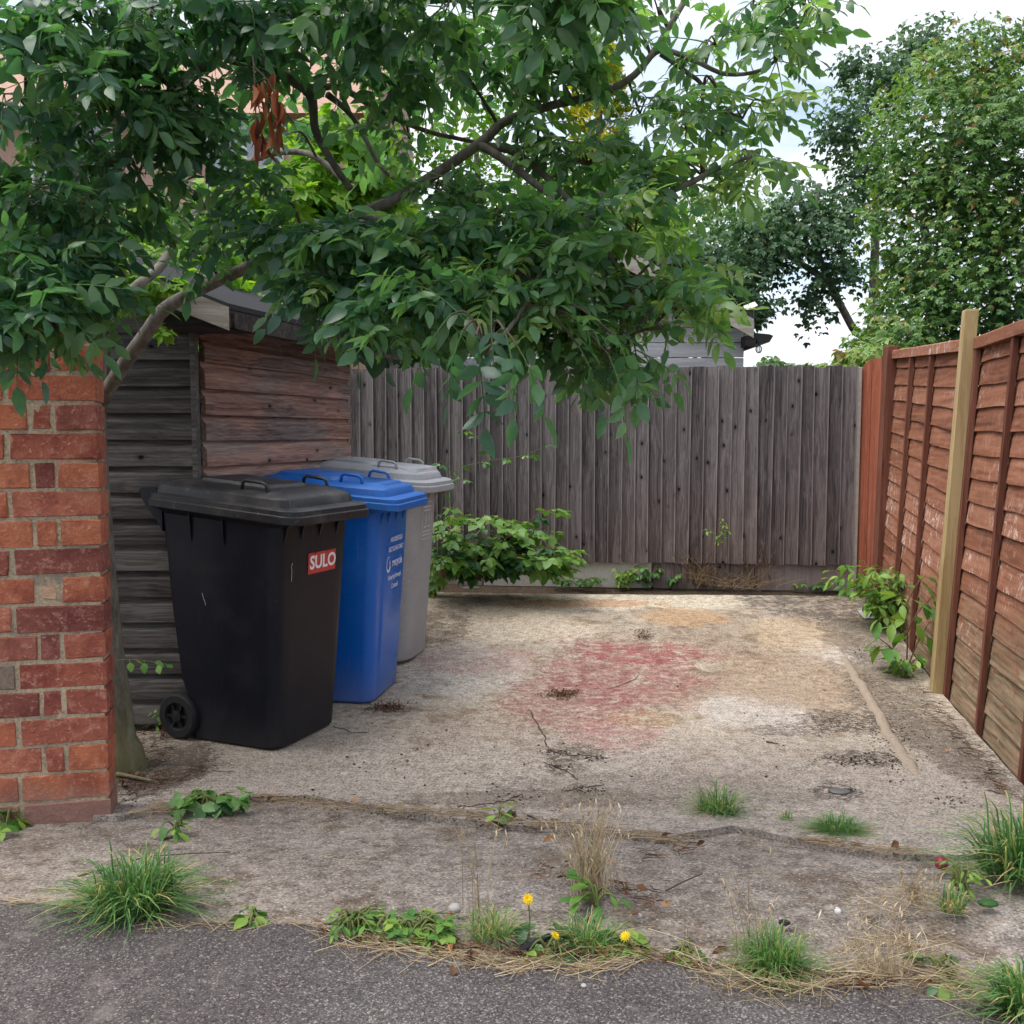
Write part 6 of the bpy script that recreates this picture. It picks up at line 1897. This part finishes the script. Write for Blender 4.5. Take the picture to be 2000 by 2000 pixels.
crumbs('apron_grit', 'pale grit and small stones loose on apron and road', [(500, 1680, 300, 60, 120), (1000, 1740, 300, 50, 110), (1500, 1720, 250, 50, 110), (300, 1880, 300, 60, 60), (1000, 1950, 400, 30, 50)], M_STONE, (.0015, .0042), (.2, .9))
# curled dead leaves one can count
def leaf_place(u, v):
    for (a, b, c, d, w) in ((200, 300, 1480, 1560, 'on the soil beside the foot of the tree'), (400, 720, 1540, 1600, 'on the joint near the bramble seedling'), (930, 1010, 1590, 1640, 'on the joint left of the dry grass clump'),
                            (1040, 1210, 1640, 1740, 'at the back of the dry grass clump'), (1120, 1160, 1780, 1820, 'just below the dock leaves'), (1240, 1300, 1730, 1800, 'right of the dock leaves'), (1280, 1370, 1620, 1660, 'on the joint right of the dry grass clump'),
                            (860, 930, 1800, 1900, 'in the straw left of the black pipe'), (860, 900, 1900, 1930, 'on the open tarmac below the verge'), (1200, 1260, 1850, 1870, 'beside the rightmost dandelion'), (1380, 1580, 1860, 1930, 'in the straw around the fine bright grass tuft'),
                            (1690, 1710, 1930, 1950, 'in the straw in front of the dry stalks'), (1730, 1760, 1650, 1680, 'between the low grass cushion and the red fruit'), (1840, 1890, 1460, 1530, 'in the dirt along the lap fence')):
        if a <= u <= b and c <= v <= d: return ('curled brown fallen leaf ' + w, 'leaf', 'curled brown fallen leaves')
    return ('curled brown fallen leaf on the bare apron', 'leaf', 'curled brown fallen leaves')



dl = [leaflet(rr7.uniform(.028, .045), rr7.uniform(.016, .026), rr7.uniform(.3, 1.2), rr7.uniform(-.9, .3), .5, .5) for _ in range(6)]
dlm = [tri_mesh('fallen_leaf', V, F, M_DEADLEAF, np.full(len(V), tn)) for (V, F), tn in zip(dl, (.05, .2, .35, .5, .65, .85))]
for (u, v) in ((885, 1912), (920, 1880), (900, 1842), (1150, 1795), (1135, 1810), (1245, 1790), (1220, 1860), (1250, 1862), (1100, 1690), (1085, 1720), (1120, 1670), (1200, 1690), (960, 1615), (1000, 1605), (985, 1622), (1290, 1640), (1330, 1650), (1310, 1635), (1360, 1655),
               (1420, 1890), (1450, 1900), (1560, 1920), (1740, 1660), (1750, 1672), (690, 1572), (505, 1562), (525, 1568), (420, 1560), (265, 1512), (285, 1522), (240, 1535), (1880, 1525), (1845, 1470), (1265, 1745), (1290, 1770), (870, 1810), (1475, 1875), (1700, 1940), (1390, 1870), (1060, 1650)):
    g = G(u, v)
    tag(add_obj('fallen_leaf', dlm[R.randrange(6)], None, M=mat_from(g + Vector((0, 0, .008)), R.uniform(0, 6.3), R.uniform(-.4, .2), R.uniform(-.7, .7), R.uniform(.7, 1.15))), *leaf_place(u, v))
for lab, u, v, m_, tn in (('orange fallen leaf in the straw left of the black pipe', 886, 1855, M_RUSTLEAF, 1.0), ('dark purple fallen leaf hanging over the tarmac edge', 922, 1868, M_DEADLEAF, 0.0)):
    V, F = leaflet(.06, .022, .6, .3, .45); g = G(u, v)
    tag(add_obj('fallen_leaf', tri_mesh('fallen_leaf', V, F, m_, np.full(len(V), tn)), None, M=mat_from(g + Vector((0, 0, .02)), -1.9, .3, .5, 1.0)), lab, 'leaf')


def lump(name, label, cat, u, v, r, mat, sx=1.0, sz=.7, smooth=True, rough=.15, dz=0.6):
    g = G(u, v); m = MB(); n = 10; rings = []
    for a in range(7):
        th = -math.pi / 2 + math.pi * (a + .02) / 6.04
        rings.append([(math.cos(th) * r * sx * math.cos(b) * (1 + R.uniform(-rough, rough)), math.cos(th) * r * math.sin(b) * (1 + R.uniform(-rough, rough)), math.sin(th) * r * sz) for b in [2 * math.pi * q / n for q in range(n)]])
    m.loft(rings)
    me = m.mesh(name, mat, smooth=smooth); fix_normals(me)
    return tag(add_obj(name, me, None, M=Matrix.Translation(g + Vector((0, 0, r * sz * dz)))), label, cat)


lump('white_stone', 'white pebble in the verge left of the dandelions', 'stone', 889, 1780, .016, M_STONE, 1.1, .8)
lump('red_fruit', 'small red fallen fruit beside the grass clump on the right', 'fruit', 1838, 1698, .019, M_APPLE, 1.0, 1.0, rough=.02, dz=.9)
lump('pebble', 'tan pebble right of the dry grass clump', 'stone', 1248, 1792, .009, M_STONE)
lump('pebble', 'black lump on the apron above the bright grass tuft', 'stone', 1532, 1805, .011, M_CLOD, 1.3, .6)
lump('pebble', 'small pale pebble on the tarmac below the verge', 'stone', 1140, 1928, .007, M_STONE)
lump('pebble', 'mossy green lump under the right-hand grass clump', 'stone', 1930, 1768, .018, M_WEED, 1.4, .5)
def moss(label, u, v, su, sv, n, h):
    b = LB()
    for k in range(n):
        g = G(R.gauss(u, su), R.gauss(v, sv)); z = R.random() * h
        V, F = leaflet(R.uniform(.008, .022), R.uniform(.003, .008), .6, R.uniform(-.3, .5), .45)
        b.add(V, F, R.uniform(0, .35), rot(R.uniform(0, 6.3), 'Z') @ rot(R.uniform(-1.2, .4), 'Y') @ rot(R.uniform(-1, 1), 'X'), (g.x, g.y, g.z + z + .002))
    return tag(add_obj('moss_clump', b.mesh('moss_clump', M_DEADLEAF), None), label, 'moss', kind='stuff')


moss('dark tuft of dead moss on the red paint, the nearer one', 1098, 1360, 17, 4, 330, .022)
moss('dark tuft of dead moss at the far end of the red paint', 1256, 1248, 9, 3, 150, .05)
moss('ragged dark moss beside the blue bin', 757, 1384, 20, 5, 240, .012)
crumbs('moss_bits', 'green moss bits on the nearer moss tuft', [(1105, 1358, 14, 3, 40), (1258, 1240, 6, 3, 12)], M_WEED, (.003, .007), (.2, .6))
lump('metal_cap', 'dull round metal cap set in the slab by the moss', 'cap', 1640, 1546, .030, M_METAL, 1.4, .22, True, .03, .2)
lump('plastic_bit', 'small white and black plastic bit on the apron', 'litter', 1636, 1783, .010, M_PAPER, .8, .9)
lump('lid_disc', 'flat dark green disc at the back left of the slab', 'disc', 921, 1148, .055, M_METAL, 1.3, .12, True, .05, .3)
# white scrap of paper under the shrub
c = G(1692, 1208); m = MB()
m.add([c + Vector(q) for q in ((-.06, .0, .055), (-.03, -.05, .012), (.10, -.03, .008), (.14, .02, .014), (.02, .04, .045))], [(0, 1, 2, 4), (2, 3, 4)])
m.add([c + Vector(q) for q in ((-.06, .0, .053), (-.03, -.05, .010), (.10, -.03, .006), (.14, .02, .012), (.02, .04, .043))], [(4, 2, 1, 0), (4, 3, 2)])
tag(m.obj('paper_scrap', M_PAPER), 'crumpled white paper scrap under the fence shrub', 'paper')
# black pipe in the verge
m = MB(); m.tube(smooth_path([G(1010, 1862, .006), G(1035, 1848, .010), G(1055, 1838, .014), G(1074, 1828, .018)], 4), .008, 8)
tag(m.obj('black_pipe', M_BLACKPIPE, smooth=True), 'short black plastic pipe sticking out of the verge', 'pipe')
# sticks
for lab, pts, r in (('thin reddish stick on the apron behind the big grass tuft', [(150, 1712), (230, 1690), (300, 1672), (450, 1664)], .0025), ('thin dark stick pointing up right beside the dry grass', [(1300, 1740), (1335, 1722), (1372, 1706)], .0028),
                    ('broken grey branch piece at the foot of the tree trunk', [(228, 1512), (262, 1518), (300, 1526)], .010), ('small curled black root by the joint', [(1030, 1592), (1045, 1598), (1056, 1606), (1050, 1618), (1025, 1614)], .003), ('tan wood splinter on the slab', [(1497, 1448), (1522, 1453)], .004)):
    m = MB(); m.tube(smooth_path([G(u, v, r * 1.2) for u, v in pts], 3), lerpr(r, r * .5, (len(pts) - 1) * 3 + 1), 6)
    tag(m.obj('stick', M_TWIG if 'grey' not in lab else M_BARK, smooth=True), lab, 'stick')
